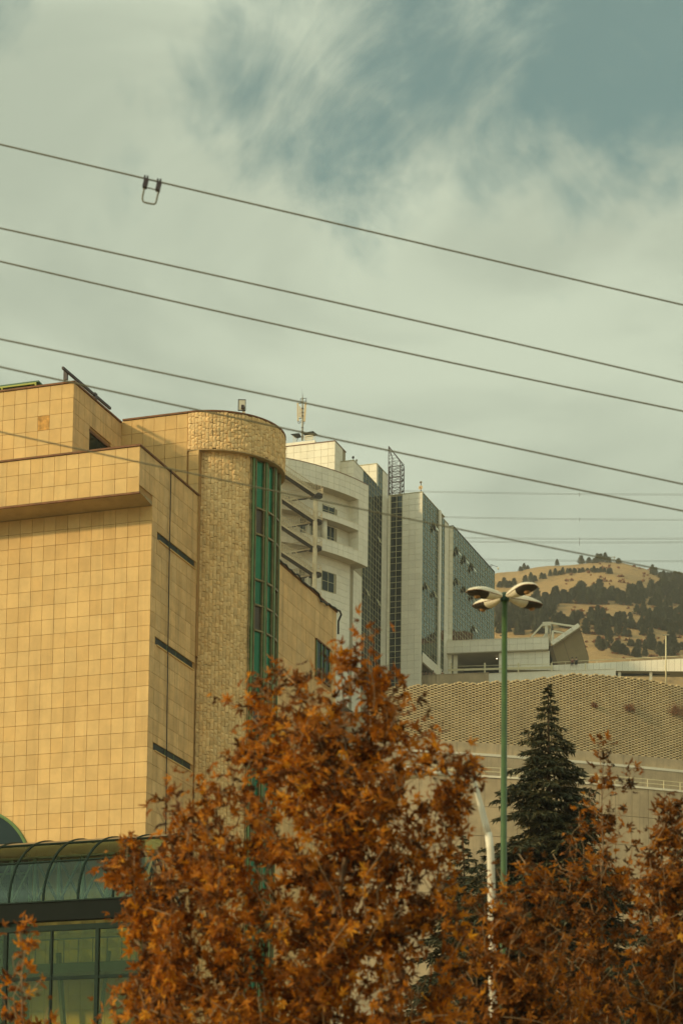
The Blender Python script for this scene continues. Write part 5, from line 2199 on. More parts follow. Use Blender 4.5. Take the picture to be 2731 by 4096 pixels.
# ------------------------------------------------------------------ four-headed green lamp mast
M_POLEG = surf('green_pole_paint', (.045, .095, .018), .4, mottle=.25, mscale=5, spec=.5)
M_SHELL = surf('cream_lamp_shell', (.72, .66, .50), .45, mottle=.12, mscale=8, streak=.2)
M_BOWL = surf('dark_lamp_bowl', (.030, .024, .018), .5)
M_AMBER = surf('amber_lens', (.38, .20, .07), .3, mottle=.3, mscale=10)
HD = 40.0
hub = Vector(at_depth(2017, 2388, HD))
foot = Vector((hub.x + .03, hub.y, ground_z(hub.x, hub.y)))
LM = Thing('green_lamp_mast', 'tall green lamp mast with four cream petal-shaped lamp heads', 'street lamp', foot)
LM.part('pole', MB().tube([foot, foot.lerp(hub, .35), hub - Vector((0, 0, .02))], [.075, .058, .046], 14), M_POLEG, smooth=True)
LM.part('base_plate', MB().lathe(foot, [(.2, -.1), (.2, .03), (.1, .06), (.1, .5), (.08, .52)], 14), M_POLEG)
LM.part('hub', MB().lathe(hub, [(.055, -.08), (.075, -.06), (.075, .05), (.04, .075)], 14), surf('dark_green_hub', (.012, .05, .03), .5))


def lamp_head(az, droop, L=.72, roll=0.0):
    d = Vector((math.cos(az), math.sin(az), math.sin(droop)))
    d.normalize()
    s = Vector((-math.sin(az), math.cos(az), 0))
    u = d.cross(s)
    if u.z < 0:
        u = -u
    c0 = hub + d * .05
    n, m = 14, 10
    sh, bw = MB(), MB()
    rows_t, rows_b = [], []
    for i in range(n + 1):
        t = i / n
        w = .026 + .125 * math.sin(math.pi * min(1, t * .62 + .02) ** 1.15) ** 1.2 if t < .8 else .026 + .125 * math.sin(math.pi * (.8 * .62 + .02) ** 1.15) ** 1.2 * math.sqrt(max(0, 1 - ((t - .8) / .2) ** 2)) - .02 * (t - .8) / .2
        w = max(w, .003)
        h = .020 + .088 * math.sin(math.pi * min(t * .9 + .08, 1)) ** .8
        if i == n:
            h = .012
        c = c0 + d * (t * L)
        rows_t.append([c + s * (w * math.cos(a)) + u * (h * math.sin(a)) for a in np.linspace(0, math.pi, m + 1)])
        hb = .014 + .075 * math.sin(math.pi * min(1, t * 1.02)) ** .8
        rows_b.append([c + s * (w * .985 * math.cos(a)) - u * (hb * math.sin(a)) for a in np.linspace(0, math.pi, m + 1)])
    def loft(B, rows_):
        k = len(rows_[0])
        vs = [p for r in rows_ for p in r]
        fs = [(i * k + j, i * k + j + 1, (i + 1) * k + j + 1, (i + 1) * k + j) for i in range(len(rows_) - 1) for j in range(k - 1)]
        B.add(vs, fs)
    loft(sh, rows_t)
    loft(bw, rows_b)
    head = LM.part('lamp_head', sh, M_SHELL, smooth=True)
    LM.part('lower_shell', MB_sub(rows_b, 0, 7), M_SHELL, head, smooth=True)
    LM.part('bowl', MB_sub(rows_b, 7, n), M_BOWL, head, smooth=True)
    rim = MB().tube([r[0] for r in rows_t[1:]] + [r[-1] for r in rows_t[:0:-1]], .006, 6)
    LM.part('rim', rim, M_COPING, head)
    lc = c0 + d * (L * .73) - u * .075
    LM.part('lens', MB().lathe(lc, [(.055, .02), (.052, -.005), (.036, -.025), (.01, -.034)], 14, (d, s, u)), M_AMBER, head, smooth=True)


def MB_sub(rows_, a, b):
    B = MB()
    k = len(rows_[0])
    rr_ = rows_[a:b + 1]
    vs = [p for r in rr_ for p in r]
    B.add(vs, [(i * k + j, i * k + j + 1, (i + 1) * k + j + 1, (i + 1) * k + j) for i in range(len(rr_) - 1) for j in range(k - 1)])
    return B


a0 = math.radians(-55)
for k, dr in ((0, .02), (1, -.03), (2, .0), (3, -.05)):
    lamp_head(a0 + k * math.pi / 2, dr)

# ------------------------------------------------------------------ white street lamp with a bent arm
M_WPOLE = surf('white_pole_paint', (.74, .70, .56), .4, mottle=.08, mscale=4, streak=.15)
SD = 29.0
sp = lambda x, y, dd=0: Vector(at_depth(x, y, SD + dd))
b0 = sp(1971, 4096)
ft = Vector((b0.x + .01, b0.y, ground_z(b0.x, b0.y)))
SL_ = Thing('white_street_lamp', 'white street lamp with a bent arm half hidden behind autumn leaves', 'street lamp', ft)
SL_.part('pole', MB().tube([ft, b0, sp(1964, 3520), sp(1960, 3400), sp(1951, 3330)], [.06, .052, .046, .045, .044], 12), M_WPOLE, smooth=True)
SL_.part('arm', MB().tube([sp(1954, 3350), sp(1939, 3290), sp(1924, 3230), sp(1909, 3175), sp(1897, 3132), sp(1888, 3112, -.03), sp(1860, 3101, -.08), sp(1830, 3098, -.12), sp(1760, 3095, -.25), sp(1690, 3094, -.4)], [.043, .040, .036, .033, .030, .028, .027, .025, .024, .024], 12), M_WPOLE, smooth=True)
hd0, hd1 = sp(1700, 3092, -.38), sp(1565, 3090, -.6)
dv_ = (hd1 - hd0).normalized()
B = MB()
ring = []
for i in range(11):
    t = i / 10
    w = .03 + .085 * math.sin(math.pi * min(1, .1 + t * .8)) ** .7
    h = .025 + .05 * math.sin(math.pi * min(1, .1 + t * .85)) ** .7
    c = hd0.lerp(hd1, t)
    s = dv_.cross(Vector((0, 0, 1))).normalized()
    ring.append([c + s * (w * math.cos(a)) + Vector((0, 0, h * math.sin(a))) for a in np.linspace(0, 2 * math.pi, 15)])
SL_.part('lamp_head', MB_sub(ring, 0, 10), M_WPOLE, smooth=True)
SL_.part('lens', MB().lathe(hd0.lerp(hd1, .6) - Vector((0, 0, .05)), [(.06, .0), (.05, -.03), (.02, -.045)], 14), M_AMBER, smooth=True)
SL_.part('base_plate', MB().lathe(ft, [(.18, -.1), (.18, .03), (.08, .05), (.08, .4)], 12), M_WPOLE)
# ------------------------------------------------------------------ trees
def leaf_mesh(name, mat, seed):
    """a lobed plane leaf about one metre wide, lightly cupped; scaled when placed"""
    rnd = random.Random(seed)
    pts = []
    lobes = [(-112, .42), (-54, .60), (0, .74), (54, .60), (112, .42)]
    out = [(0.0, -.30)]
    order = []
    prev = None
    for k, (a, r) in enumerate(lobes):
        ar = math.radians(a + rnd.uniform(-6, 6))
        r *= rnd.uniform(.88, 1.12)
        tip = (math.sin(ar) * r, math.cos(ar) * r)
        if k:
            am = math.radians((lobes[k - 1][0] + a) / 2)
            order.append((math.sin(am) * .17, math.cos(am) * .17))
        # shoulders make the lobes broad
        for q in (-.2, .2):
            order.append((math.sin(ar + q * 1.15) * r * .6, math.cos(ar + q * 1.15) * r * .6)) if q < 0 else None
        order.append(tip)
        order.append((math.sin(ar + .23) * r * .6, math.cos(ar + .23) * r * .6))
    order.append((.05, -.26))
    order.append((-.05, -.26))
    vs = [(0, 0, 0.0)]
    for x, y in order:
        rr = math.hypot(x, y)
        vs.append((x, y, (.55 if seed % 3 else -.5) * rr * rr + rnd.uniform(-.08, .10) - abs(x) * .25))
    n = len(order)
    fs = [(0, 1 + (i + 1) % n, 1 + i) for i in range(n)]
    me = bpy.data.meshes.new(name)
    me.from_pydata(vs, [], fs)
    me.materials.append(mat)
    return me, [Vector(v) for v in vs], fs


def plane_tree(name, label, base, trunk_px, sil, depth, d, n_twigs, per, leaf, lmat, seed, thick=.075, objs=0, bark=None, spread=1.0, extra=(), group='autumn plane trees'):
    """a broadleaf tree grown into a crown outline: every twig end is tied to the nearest lower wood"""
    rnd = random.Random(seed)
    P = lambda x, y, o=0.0: Vector(at_y(x, y, d)) + Vector((0, o, 0))
    T = Thing(name, label, 'tree', base, 0, group)
    base = Vector(base)
    mx, my = sum(p[0] for p in sil) / len(sil), sum(p[1] for p in sil) / len(sil)
    sil = [(mx + (x - mx) * .985, my + (y - my) * .985 + 10) for x, y in sil]     # leaves reach a little past the wood
    # point-in-polygon sampling of the crown outline
    xs, ys = [p[0] for p in sil], [p[1] for p in sil]

    def inside(x, y):
        c = False
        for (x0, y0), (x1, y1) in zip(sil, sil[1:] + sil[:1]):
            if (y0 > y) != (y1 > y) and x < (x1 - x0) * (y - y0) / (y1 - y0) + x0:
                c = not c
        return c

    def half(x, y):
        """half width of the crown at that level, for its depth"""
        l = [q for q in range(int(min(xs)), int(max(xs)), 25) if inside(q, y)]
        if not l:
            return 0, x
        return (l[-1] - l[0]) / 2 + 12, (l[-1] + l[0]) / 2

    ends = []
    tries = 0
    while len(ends) < n_twigs and tries < n_twigs * 60:
        tries += 1
        x, y = rnd.uniform(min(xs), max(xs)), rnd.uniform(min(ys), max(ys))
        if not inside(x, y):
            continue
        hw, mid = half(x, y)
        e = max(0, 1 - ((x - mid) / max(hw, 1)) ** 2) ** .5
        o = rnd.uniform(-1, 1) * e * depth * min(1, hw * d / FPX / max(depth, .1) * 1.4)
        p = P(x, y, o)
        if any((p - q).length < .13 for q in ends[-60:]):
            continue
        ends.append(p)
    ends += [P(x, y, rnd.uniform(-.3, .3)) for x, y in extra]
    if objs >= 200:      # long shoots that stand out of the crown
        cx0, cy0 = sum(xs) / len(xs), sum(ys) / len(ys)
        for (x0, y0), (x1, y1) in zip(sil, sil[1:] + sil[:1]):
            if max(y0, y1) > 3950:
                continue
            for k in range(1):
                t = rnd.random()
                x, y = x0 + (x1 - x0) * t, y0 + (y1 - y0) * t
                L = math.hypot(x - cx0, y - cy0)
                g = rnd.uniform(0, 30)
                ends.append(P(x + (x - cx0) / L * g, y + (y - cy0) / L * g - rnd.uniform(0, 10), rnd.uniform(-.2, .2)))
    # wood
    tp = [P(x, y) for x, y in trunk_px]
    chain = [base] + tp
    nodes = []       # (pos, parent)
    for i, p in enumerate(chain):
        nodes.append([p, i - 1, 0])
    # finer trunk nodes
    dens = []
    full = [[chain[0], -1, 0]]
    for a, b in zip(chain, chain[1:]):
        m = max(1, int((b - a).length / .25))
        for k in range(1, m + 1):
            full.append([a.lerp(b, k / m), len(full) - 1, 0])
    nodes = full
    ntrunk = len(nodes)
    axis = chain[-1]
    ends.sort(key=lambda p: min((p - n[0]).length for n in nodes))
    tips = []
    pos = np.array([n[0] for n in nodes])
    plist = [n[0] for n in nodes]
    for e in ends:
        arr = np.array(plist)
        df = arr - np.array(e)
        dist = np.sqrt((df ** 2).sum(1)) + np.maximum(0, df[:, 2] + .12) * 2.2
        j = int(dist.argmin())
        a = plist[j]
        L = (e - a).length
        m = max(1, int(L / .16))
        side = Vector((rnd.uniform(-1, 1), rnd.uniform(-1, 1), rnd.uniform(-.2, .8))) * L * .10
        last = j
        for k in range(1, m + 1):
            t = k / m
            q = a.lerp(e, t) + side * math.sin(math.pi * t)
            nodes.append([q, last, 0])
            plist.append(q)
            last = len(nodes) - 1
        tips.append(last)
    for tpi in tips:
        i = tpi
        while i >= 0:
            nodes[i][2] += 1
            i = nodes[i][1]
    tot = max(n[2] for n in nodes)
    rad = lambda i: max(.0045, thick * (nodes[i][2] / tot) ** .52)
    kids = {}
    for i, n in enumerate(nodes):
        kids.setdefault(n[1], []).append(i)
    # strands: follow the stoutest child
    wood, limbs, twigs = [], [], []
    stack = [(0, None)]
    while stack:
        i, start = stack.pop()
        strand = [start] if start is not None else []
        cur = i
        while True:
            strand.append(cur)
            ks = sorted(kids.get(cur, []), key=lambda k: -nodes[k][2])
            if not ks:
                break
            for k in ks[1:]:
                stack.append((k, cur))
            cur = ks[0]
        if len(strand) > 1:
            wood.append(strand)
    tb_, lb_, tw_ = MB(), MB(), MB()
    for w_i, st_ in enumerate(wood):
        pts = [nodes[i][0] for i in st_]
        rs = [rad(i) for i in st_]
        if w_i and len(rs) > 1:
            rs[0] = min(rs[0], rs[1] * 1.3)
        B = tb_ if w_i == 0 else (lb_ if max(rs) > .016 else tw_)
        B.tube(pts, rs, 8 if w_i == 0 else (6 if max(rs) > .016 else 4), False)
    trunk = T.part('trunk', tb_, bark or M_BARK, smooth=True)
    if lb_.v:
        T.part('limbs', lb_, bark or M_BARK, trunk, smooth=True, kind='stuff')
    if tw_.v:
        T.part('twigs', tw_, M_TWIG, trunk, kind='stuff')
    # leaves
    LV = [leaf_mesh('leaf', lmat, seed * 10 + k) for k in range(5)]
    items = []
    centre = sum(ends, Vector()) / len(ends)
    for tpi in tips:
        i = tpi
        back = []
        while i >= 0 and len(back) < 5 and i >= ntrunk:
            back.append(i)
            i = nodes[i][1]
        for k in range(int(per * rnd.choice((.25, .5, .8, 1.0, 1.3, 2.1)))):
            c = nodes[rnd.choice(back)][0] if back else nodes[tpi][0]
            off = Vector((rnd.gauss(0, 1), rnd.gauss(0, 1), rnd.gauss(0, .85))) * (.078 * spread)
            sz = leaf * rnd.choice((.5, .7, .85, 1.0, 1.15, 1.35))
            q = c + off
            outw = (q - centre)
            outw.z = outw.z * .5 + .25
            nrm = (outw.normalized() * .8 + Vector((rnd.uniform(-1, 1), rnd.uniform(-1, 1), rnd.uniform(-.4, 1)))).normalized()
            hang = outw.normalized() * .7 + Vector((rnd.uniform(-1, 1), rnd.uniform(-1, 1), rnd.uniform(-1.0, .9)))
            yv = (hang - nrm * hang.dot(nrm)).normalized()
            xv = yv.cross(nrm)
            items.append((q, Matrix((xv, yv, nrm)).transposed(), sz, rnd.randrange(5)))
    # nearest leaves become leaves of their own
    sc_i = sorted(range(len(items)), key=lambda i: (items[i][0].y - items[i][2] * 3) if -30 < proj(items[i][0])[0] < 2761 and proj(items[i][0])[1] < 4120 else 9e9)
    solo = set(sc_i[:objs])
    B = MB()
    for i, (q, M, sz, k) in enumerate(items):
        me, vs, fs = LV[k]
        if i not in solo:
            B.add([q + M @ (v * sz) for v in vs], fs)
    crown = T.part('crown', B, lmat, kind='stuff')
    for i in solo:
        q, M, sz, k = items[i]
        o = bpy.data.objects.new('leaf', LV[k][0])
        COL.objects.link(o)
        o.parent = crown
        o.matrix_parent_inverse = Matrix.Identity(4)
        o.location = q - T.base
        o.rotation_euler = M.to_euler()
        o.scale = (sz, sz, sz)
    return T


def gbase(px, d):
    p = at_y(px, 4096, d)
    return (p[0], d, ground_z(p[0], d))


MAIN = [(1352, 2570), (1400, 2610), (1440, 2650), (1500, 2670), (1545, 2710), (1600, 2700), (1605, 2800), (1740, 2840), (1745, 2960), (1800, 3010), (1880, 2990), (1900, 3090), (1850, 3180), (1835, 3300),
        (1810, 3420), (1860, 3560), (1850, 3750), (1900, 3950), (1880, 4150), (1500, 4200), (900, 4200), (480, 4180), (470, 3900), (560, 3700), (500, 3560), (470, 3420), (560, 3350), (700, 3330), (640, 3220), (720, 3120), (840, 3080), (930, 2980), (900, 2830), (950, 2780),
        (1010, 2820), (1030, 2700), (1090, 2640), (1180, 2700), (1240, 2640), (1290, 2680)]
plane_tree('plane_tree', 'big orange-brown autumn plane tree in front of the stone stair tower', gbase(1290, 24), [(1288, 4096), (1284, 3960), (1290, 3860), (1345, 3620), (1385, 3420), (1400, 3200), (1380, 2960), (1370, 2760)],
           MAIN, 1.35, 24, 740, 15, .116, M_LEAF, 5, .055, 300, extra=[(1470, 2455), (1480, 2520), (1475, 2590), (1840, 3060), (1870, 3010), (1885, 3080), (1830, 3115), (1900, 3060), (1868, 3120), (1850, 3030), (1790, 3060)])
LEFT = [(480, 3345), (540, 3330), (560, 3420), (600, 3500), (640, 3620), (690, 3740), (740, 3900), (760, 4180), (360, 4180), (420, 4000), (500, 3900), (540, 3780), (470, 3700), (500, 3600), (430, 3480)]
plane_tree('plane_tree', 'smaller autumn plane tree overlapping the right end of the glass arcade', gbase(620, 26), [(620, 4096), (600, 3900), (560, 3650), (520, 3450)], LEFT, .5, 26, 110, 15, .12, M_LEAF, 6, .03, 60)
SAP = [(70, 3640), (110, 3630), (130, 3720), (170, 3760), (160, 3830), (200, 3900), (210, 4000), (230, 4170), (-40, 4170), (-10, 4000), (30, 3900), (60, 3800), (50, 3700)]
plane_tree('plane_sapling', 'thin sparse sapling before the glass arcade at the left edge', gbase(95, 25), [(92, 4096), (88, 3900), (88, 3700)], SAP, .25, 25, 34, 4, .13, M_LEAF, 7, .016, 40)
R1 = [(2380, 2950), (2420, 2960), (2440, 3080), (2460, 3180), (2520, 3040), (2545, 3080), (2540, 3200), (2560, 3330), (2520, 3500), (2460, 3640), (2480, 3800), (2500, 4180), (2150, 4180), (2170, 3900), (2120, 3700), (2200, 3560), (2200, 3400), (2290, 3330), (2280, 3230), (2340, 3150), (2340, 3030)]
plane_tree('plane_tree', 'slender rust-orange young plane tree right of the cedar top', gbase(2400, 31), [(2402, 4096), (2405, 3700), (2410, 3400), (2402, 3100), (2396, 2990)], R1, .7, 31, 190, 10, .122, M_LEAF2, 8, .030, 120)
R2 = [(2640, 3200), (2700, 3160), (2731, 3230), (2800, 3190), (2840, 3400), (2860, 4180), (2440, 4180), (2470, 3900), (2520, 3700), (2500, 3500), (2560, 3420), (2600, 3300)]
plane_tree('plane_tree', 'leafy rust-brown plane tree filling the lower right corner', gbase(2680, 29), [(2660, 4096), (2640, 3700), (2645, 3400), (2660, 3250)], R2, .9, 29, 210, 12, .118, M_LEAF2, 9, .032, 120)
R3 = [(1880, 3530), (1960, 3440), (2040, 3390), (2130, 3390), (2200, 3460), (2260, 3660), (2330, 3800), (2380, 4180), (1760, 4180), (1790, 3900), (1850, 3750)]
plane_tree('plane_tree', 'low rusty plane tree at the foot of the green lamp mast', gbase(2080, 27.5), [(2085, 4096), (2080, 3900), (2070, 3700), (2060, 3560)], R3, .9, 27.5, 230, 12, .113, M_LEAF2, 12, .03, 80)


def cedar(name, label, base, top, slope, seed, step=.30, mat=None):
    """pointed conifer: tiers of arched boughs with hanging side shoots and fine needle tufts"""
    rnd = random.Random(seed)
    base, top = Vector(base), Vector(top)
    H = top.z - base.z
    T = Thing(name, label, 'tree', base, 0, 'conifers')
    T.part('trunk', MB().tube([base, base.lerp(top, .5), top], [H * .016, H * .009, .008], 8), M_CONBARK, smooth=True)
    BB, NN = MB(), MB()
    lo_z = max(base.z + 1.2, 5.5)
    z = top.z - .12
    tier = 0
    while z > lo_z:
        dz = top.z - z
        R0 = .03 + slope * dz ** .98
        n = int(5 + min(9, R0 * 4))
        for i in range(n):
            a = tier * 1.1 + 2 * math.pi * (i + rnd.uniform(-.3, .3)) / n
            R = R0 * rnd.choice((.62, .8, .95, 1.05, 1.18)) * rnd.uniform(.92, 1.08)
            dr = Vector((math.cos(a), math.sin(a), 0))
            c = base.lerp(top, (z - base.z) / H)
            zz = z + rnd.uniform(-.1, .1)
            lift, sag = rnd.uniform(.18, .36), rnd.uniform(.42, .62)
            pts = [Vector((c.x, c.y, zz)) + dr * (R * q) + Vector((0, 0, R * (lift * q - sag * q * q + .14 * q ** 4))) for q in [k / 7 for k in range(8)]]
            BB.tube(pts, [max(.004, .013 * R * (1 - .9 * k / 7)) for k in range(8)], 4, False)
            side = dr.cross(Vector((0, 0, 1)))
            m = max(6, int(R * 15))
            for k in range(m):
                q = .16 + .84 * (k + rnd.random()) / m
                f_ = min(6.99, q * 7)
                p = pts[int(f_)].lerp(pts[int(f_) + 1], f_ - int(f_))
                for sgn in (-1, 1):
                    ln = (min(.10, .02 + .05 * dz) + .34 * R * (1.08 - q)) * rnd.uniform(.6, 1.25)
                    dd = (side * sgn * rnd.uniform(.5, 1.0) + dr * rnd.uniform(.45, 1.0) + Vector((0, 0, rnd.uniform(-.55, .02)))).normalized()
                    nt = max(5, int(ln * 26))
                    for j in range(nt):
                        s0 = p + dd * (ln * (j + rnd.random()) / nt) - Vector((0, 0, .12 * ln * (j / nt) ** 2))
                        d2 = (dd * 1.1 + Vector((rnd.uniform(-.8, .8), rnd.uniform(-.8, .8), rnd.uniform(-.9, .35)))).normalized()
                        L2 = rnd.uniform(.09, .19) * min(1, .45 + dz * .28)
                        wv = d2.cross(Vector((rnd.uniform(-1, 1), rnd.uniform(-1, 1), 1))).normalized() * L2 * .2
                        NN.add([s0 - wv, s0 + wv, s0 + d2 * L2], [(0, 1, 2)])
        z -= step * (.55 + .5 * min(1, dz / 4))
        tier += 1
    T.part('boughs', BB, M_CONBARK, kind='stuff')
    T.part('crown', NN, mat or M_CEDAR, kind='stuff')
    return T


ct = at_y(2192, 2735, 60)
cedar('cedar_tree', 'tall dark cedar with a pointed top before the honeycombed wall', (ct[0] + .1, 60, ground_z(0, 60)), ct, .40, 4)
ct = at_y(2760, 3280, 54)
cedar('cedar_tree', 'dark cedar behind the rusty leaves at the lower right edge', (ct[0], 54, ground_z(0, 54)), ct, .48, 5)
ct = at_y(1850, 3330, 66)
cedar('cedar_tree', 'lower dark cedar beside the white bent lamp pole', (ct[0] + .5, 66, ground_z(0, 66)), ct, .42, 6)

# rusty shrubs growing out of the crib wall
def wall_shrub(px, py, r, label, seed):
    rnd = random.Random(seed)
    s = np.interp(px, cxs, cs_)
    x, y = crib_at(s)
    rr_ = ray(px, py)
    P = Vector((x, y, EYE[2] + rr_[2] / rr_[1] * y))
    T = Thing('wall_shrub', label, 'shrub', P - Vector((0, 0, r * .4)), 0, 'shrubs in the crib wall')
    st_, lf = MB(), MB()
    for k in range(46):
        a, e = rnd.uniform(0, 6.28), rnd.uniform(-.2, 1.4)
        d = Vector((math.cos(a) * math.cos(e), -abs(math.sin(a) * math.cos(e)) * .6, math.sin(e)))
        p0 = P + Vector((0, .2, -r * .3))
        p1 = p0 + d * r * rnd.uniform(.6, 1.1)
        st_.bar(p0, p1, .025)
        for j in range(16):
            q = p0.lerp(p1, rnd.uniform(.35, 1)) + Vector((rnd.gauss(0, .09), rnd.gauss(0, .09), rnd.gauss(0, .09))) * r
            s_v = Vector((rnd.uniform(-1, 1), rnd.uniform(-1, 1), rnd.uniform(-1, 1))).normalized() * .08
            u_v = Vector((rnd.uniform(-1, 1), rnd.uniform(-1, 1), rnd.uniform(-1, 1))).normalized() * .13
            lf.add([q - s_v, q + s_v, q + u_v], [(0, 1, 2)])
    T.part('stems', st_, M_TWIG)
    T.part('foliage', lf, M_SHRUB, kind='stuff')


wall_shrub(2515, 2832, 1.0, 'small rusty shrub growing from the middle of the crib wall', 1)
wall_shrub(2375, 2820, .5, 'tiniest dry tuft on the crib wall left of the rusty shrubs', 2)
wall_shrub(2705, 2840, 1.7, 'largest rusty shrub on the crib wall at the right edge', 3)

# ------------------------------------------------------------------ people
def skin_mesh(name, pts, edges, rad, mat, parent, T, root=0, sub=1):
    me = bpy.data.meshes.new(name)
    me.from_pydata([tuple(Vector(p)) for p in pts], edges, [])
    o = bpy.data.objects.new(name, me)
    COL.objects.link(o)
    o.parent = parent
    me.materials.append(mat)
    md = o.modifiers.new('skin', 'SKIN')
    me.skin_vertices[0].data  # layer made by the modifier
    for i, r in enumerate(rad):
        me.skin_vertices[0].data[i].radius = (r, r)
        me.skin_vertices[0].data[i].use_root = (i == root)
    md.use_smooth_shade = True
    s = o.modifiers.new('sub', 'SUBSURF')
    s.levels = s.render_levels = sub
    return o


M_SKIN = surf('skin', (.42, .26, .17), .6)
M_HAIR = surf('dark_hair', (.03, .02, .015), .6)


def person(label, P, face, top, legs, seated=False, lean=0.0, group='people on the terrace'):
    """standing (leaning) or seated figure at P, facing the angle `face`"""
    T = Thing('person', label, 'person', P, 0, group)
    T.o.rotation_euler = (0, 0, face)
    hip = .48 if seated else .95
    l = lean
    J = {
        'pel': (0, 0, hip), 'sp': (0, .10 * l, hip + .25), 'ch': (0, .30 * l, hip + .46), 'nk': (0, .40 * l, hip + .60), 'hd': (0, .46 * l + .02, hip + .70), 'cr': (0, .48 * l + .02, hip + .84),
    }
    for s, n in ((-1, 'l'), (1, 'r')):
        J['sh' + n] = (.19 * s, .30 * l, hip + .52)
        J['el' + n] = (.25 * s, .30 * l + (.12 if l or seated else .02), hip + .26)
        J['wr' + n] = (.17 * s, .30 * l + (.34 if l or seated else .08), hip + (.22 if l or seated else .02))
        J['hp' + n] = (.10 * s, 0, hip - .04)
        if seated:
            J['kn' + n] = (.11 * s, .42, hip - .0)
            J['an' + n] = (.11 * s, .46, hip - .42)
            J['to' + n] = (.11 * s, .58, hip - .46)
        else:
            J['kn' + n] = (.11 * s, .03, .50)
            J['an' + n] = (.11 * s, -.01, .08)
            J['to' + n] = (.11 * s, .14, .04)
    R = dict(pel=.14, sp=.135, ch=.155, nk=.055, hd=.085, cr=.085)
    for n in 'lr':
        R.update({'sh' + n: .06, 'el' + n: .045, 'wr' + n: .033, 'hp' + n: .09, 'kn' + n: .06, 'an' + n: .042, 'to' + n: .035})
    E_ = [('pel', 'sp'), ('sp', 'ch'), ('ch', 'nk'), ('nk', 'hd'), ('hd', 'cr')]
    for n in 'lr':
        E_ += [('ch', 'sh' + n), ('sh' + n, 'el' + n), ('el' + n, 'wr' + n), ('pel', 'hp' + n), ('hp' + n, 'kn' + n), ('kn' + n, 'an' + n), ('an' + n, 'to' + n)]

    def build(name, keys, scale, mat, par):
        ks = list(keys)
        ed = [(ks.index(a), ks.index(b)) for a, b in E_ if a in ks and b in ks]
        return skin_mesh(name, [J[k] for k in ks], ed, [R[k] * scale for k in ks], mat, par, T)
    body = build('body', list(J), 1.0, M_SKIN, T.o)
    build('jacket', ['sp', 'pel', 'ch', 'shl', 'ell', 'wrl', 'shr', 'elr', 'wrr'], 1.18, top, T.o)
    build('trousers', ['pel', 'hpl', 'knl', 'anl', 'hpr', 'knr', 'anr'], 1.14, legs, T.o)
    h = Vector(J['cr'])
    B = MB()
    prof_ = [(.02, .115), (.07, .10), (.108, .05), (.112, .0), (.10, -.07), (.085, -.12)]
    B.lathe((h.x, h.y - .025, h.z - .01), prof_[::-1], 12)
    me = bpy.data.meshes.new('hair')
    me.from_pydata(B.v, [], B.f)
    me.materials.append(M_HAIR)
    o = bpy.data.objects.new('hair', me)
    COL.objects.link(o)
    o.parent = T.o
    return T


C_BLACK = surf('black_cloth', (.02, .02, .022), .9)
C_NAVY = surf('navy_cloth', (.025, .035, .06), .9)
C_RED = surf('dull_red_cloth', (.22, .07, .05), .9)
C_GREY = surf('grey_cloth', (.12, .11, .10), .9)
C_GREEN = surf('dark_green_cloth', (.03, .05, .035), .9)
# two sitting on the footbridge edge
for x, c, lab in ((2287, C_RED, 'person in a red-brown top sitting on the footbridge edge'), (2303, C_GREEN, 'person in dark green sitting on the right of the two on the footbridge')):
    p = on_t(x, 2652, tb - .05)
    t = (p[0] - q[3][0]) / (q[2][0] - q[3][0])
    zz = on_t(2205, 2660, tb)[2] + (on_t(2790, 2631, tb)[2] - on_t(2205, 2660, tb)[2]) * (p[0] - on_t(2205, 2660, tb)[0]) / (on_t(2790, 2631, tb)[0] - on_t(2205, 2660, tb)[0])
    person(lab, stw(p[0], tb + .12, zz - .36), TROT + math.pi, c, C_BLACK, True, 0, 'people sitting on the footbridge')
# five leaning on the concrete parapet
for x, c, lab, ln in ((1690, C_BLACK, 'leftmost person leaning on the concrete parapet, in black', 1.0), (1703, C_NAVY, 'person in navy leaning on the concrete parapet', .8), (1718, C_GREY, 'person in grey at the concrete parapet left of its joint', .6),
                      (1733, C_BLACK, 'person in black leaning over the concrete parapet joint', 1.0), (1769, C_GREEN, 'rightmost person at the concrete parapet, in dark green', .5)):
    p = on_t(x, 2700, tp + .75)
    person(lab, stw(p[0], tp + .85, zt_ - 1.06), TROT + math.pi, c, C_BLACK, False, ln, 'people leaning on the concrete parapet')
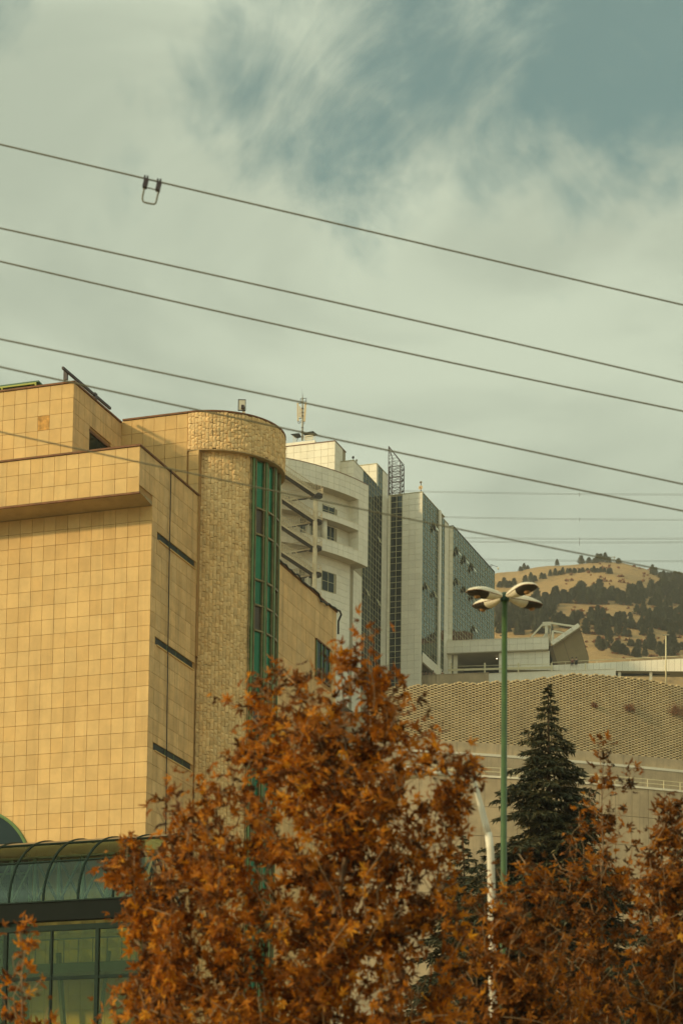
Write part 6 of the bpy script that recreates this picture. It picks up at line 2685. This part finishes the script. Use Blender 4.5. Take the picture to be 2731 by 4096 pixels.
# ------------------------------------------------------------------ brown apartment blocks out of frame, mirrored low in the tower's glass
M_BRICKW = surf('red_brown_brick', (.20, .085, .05), .85, mottle=.2, mscale=.3)
for (x, y, w, dp, top, lab) in ((96, 462, 16, 14, 143, 'red-brown apartment block mirrored low in the nearer glass side'), (118, 474, 18, 15, 151, 'taller red-brown apartment block mirrored behind the first'), (141, 492, 16, 15, 140, 'lower red-brown apartment block at the end of the mirrored row')):
    zb = hill_z(x, y) - 2
    T = Thing('apartment_block', lab, 'building', (x, y, zb), -.95, 'brown blocks mirrored in the glass')
    T.o.location = (x, y, zb)
    T.base = Vector((0, 0, 0))
    T.part('wall', MB().box((-w / 2, -dp / 2, 0), (w / 2, dp / 2, top - zb)).box((-w / 4, -dp / 4, top - zb), (w / 5, dp / 4, top - zb + 3.5)), M_BRICKW)
    for k in range(5):
        for f_ in range(int((top - zb) / 3.4)):
            for sg, fc in ((-1, 0), (-1, 1)):
                if fc == 0:
                    c = (-w / 2 + w * (k + .5) / 5, -dp / 2 - .02, 2 + f_ * 3.4)
                    T.part('window', MB().box((c[0] - .8, c[1], c[2]), (c[0] + .8, c[1] + .1, c[2] + 1.9)), M_SLOT)
                elif k < 4:
                    c = (-w / 2 - .02, -dp / 2 + dp * (k + .5) / 4, 2 + f_ * 3.4)
                    T.part('window', MB().box((c[0], c[1] - .8, c[2]), (c[0] + .1, c[1] + .8, c[2] + 1.9)), M_SLOT)

# ------------------------------------------------------------------ haze in the valley air
def haze():
    zt = 345
    mb = MB().box((-4200, -4200, -1.5), (4200, 6200, zt))
    me = bpy.data.meshes.new('haze')
    me.from_pydata(mb.v, [], mb.f)
    m = bpy.data.materials.new('haze')
    m.use_nodes = True
    n, l = m.node_tree.nodes, m.node_tree.links
    n.clear()
    o_ = n.new('ShaderNodeOutputMaterial')
    v = n.new('ShaderNodeVolumePrincipled')
    v.inputs['Color'].default_value = (.95, .93, .84, 1)
    v.inputs['Density'].default_value = 0.00024
    v.inputs['Anisotropy'].default_value = 0.25
    l.new(v.outputs[0], o_.inputs['Volume'])
    me.materials.append(m)
    o = bpy.data.objects.new('haze', me)
    COL.objects.link(o)
    o['kind'] = 'stuff'
    o['label'] = 'thin warm haze filling the valley air'


haze()
print('objects', len(bpy.data.objects), 'tris', sum(len(m.polygons) for m in bpy.data.meshes))
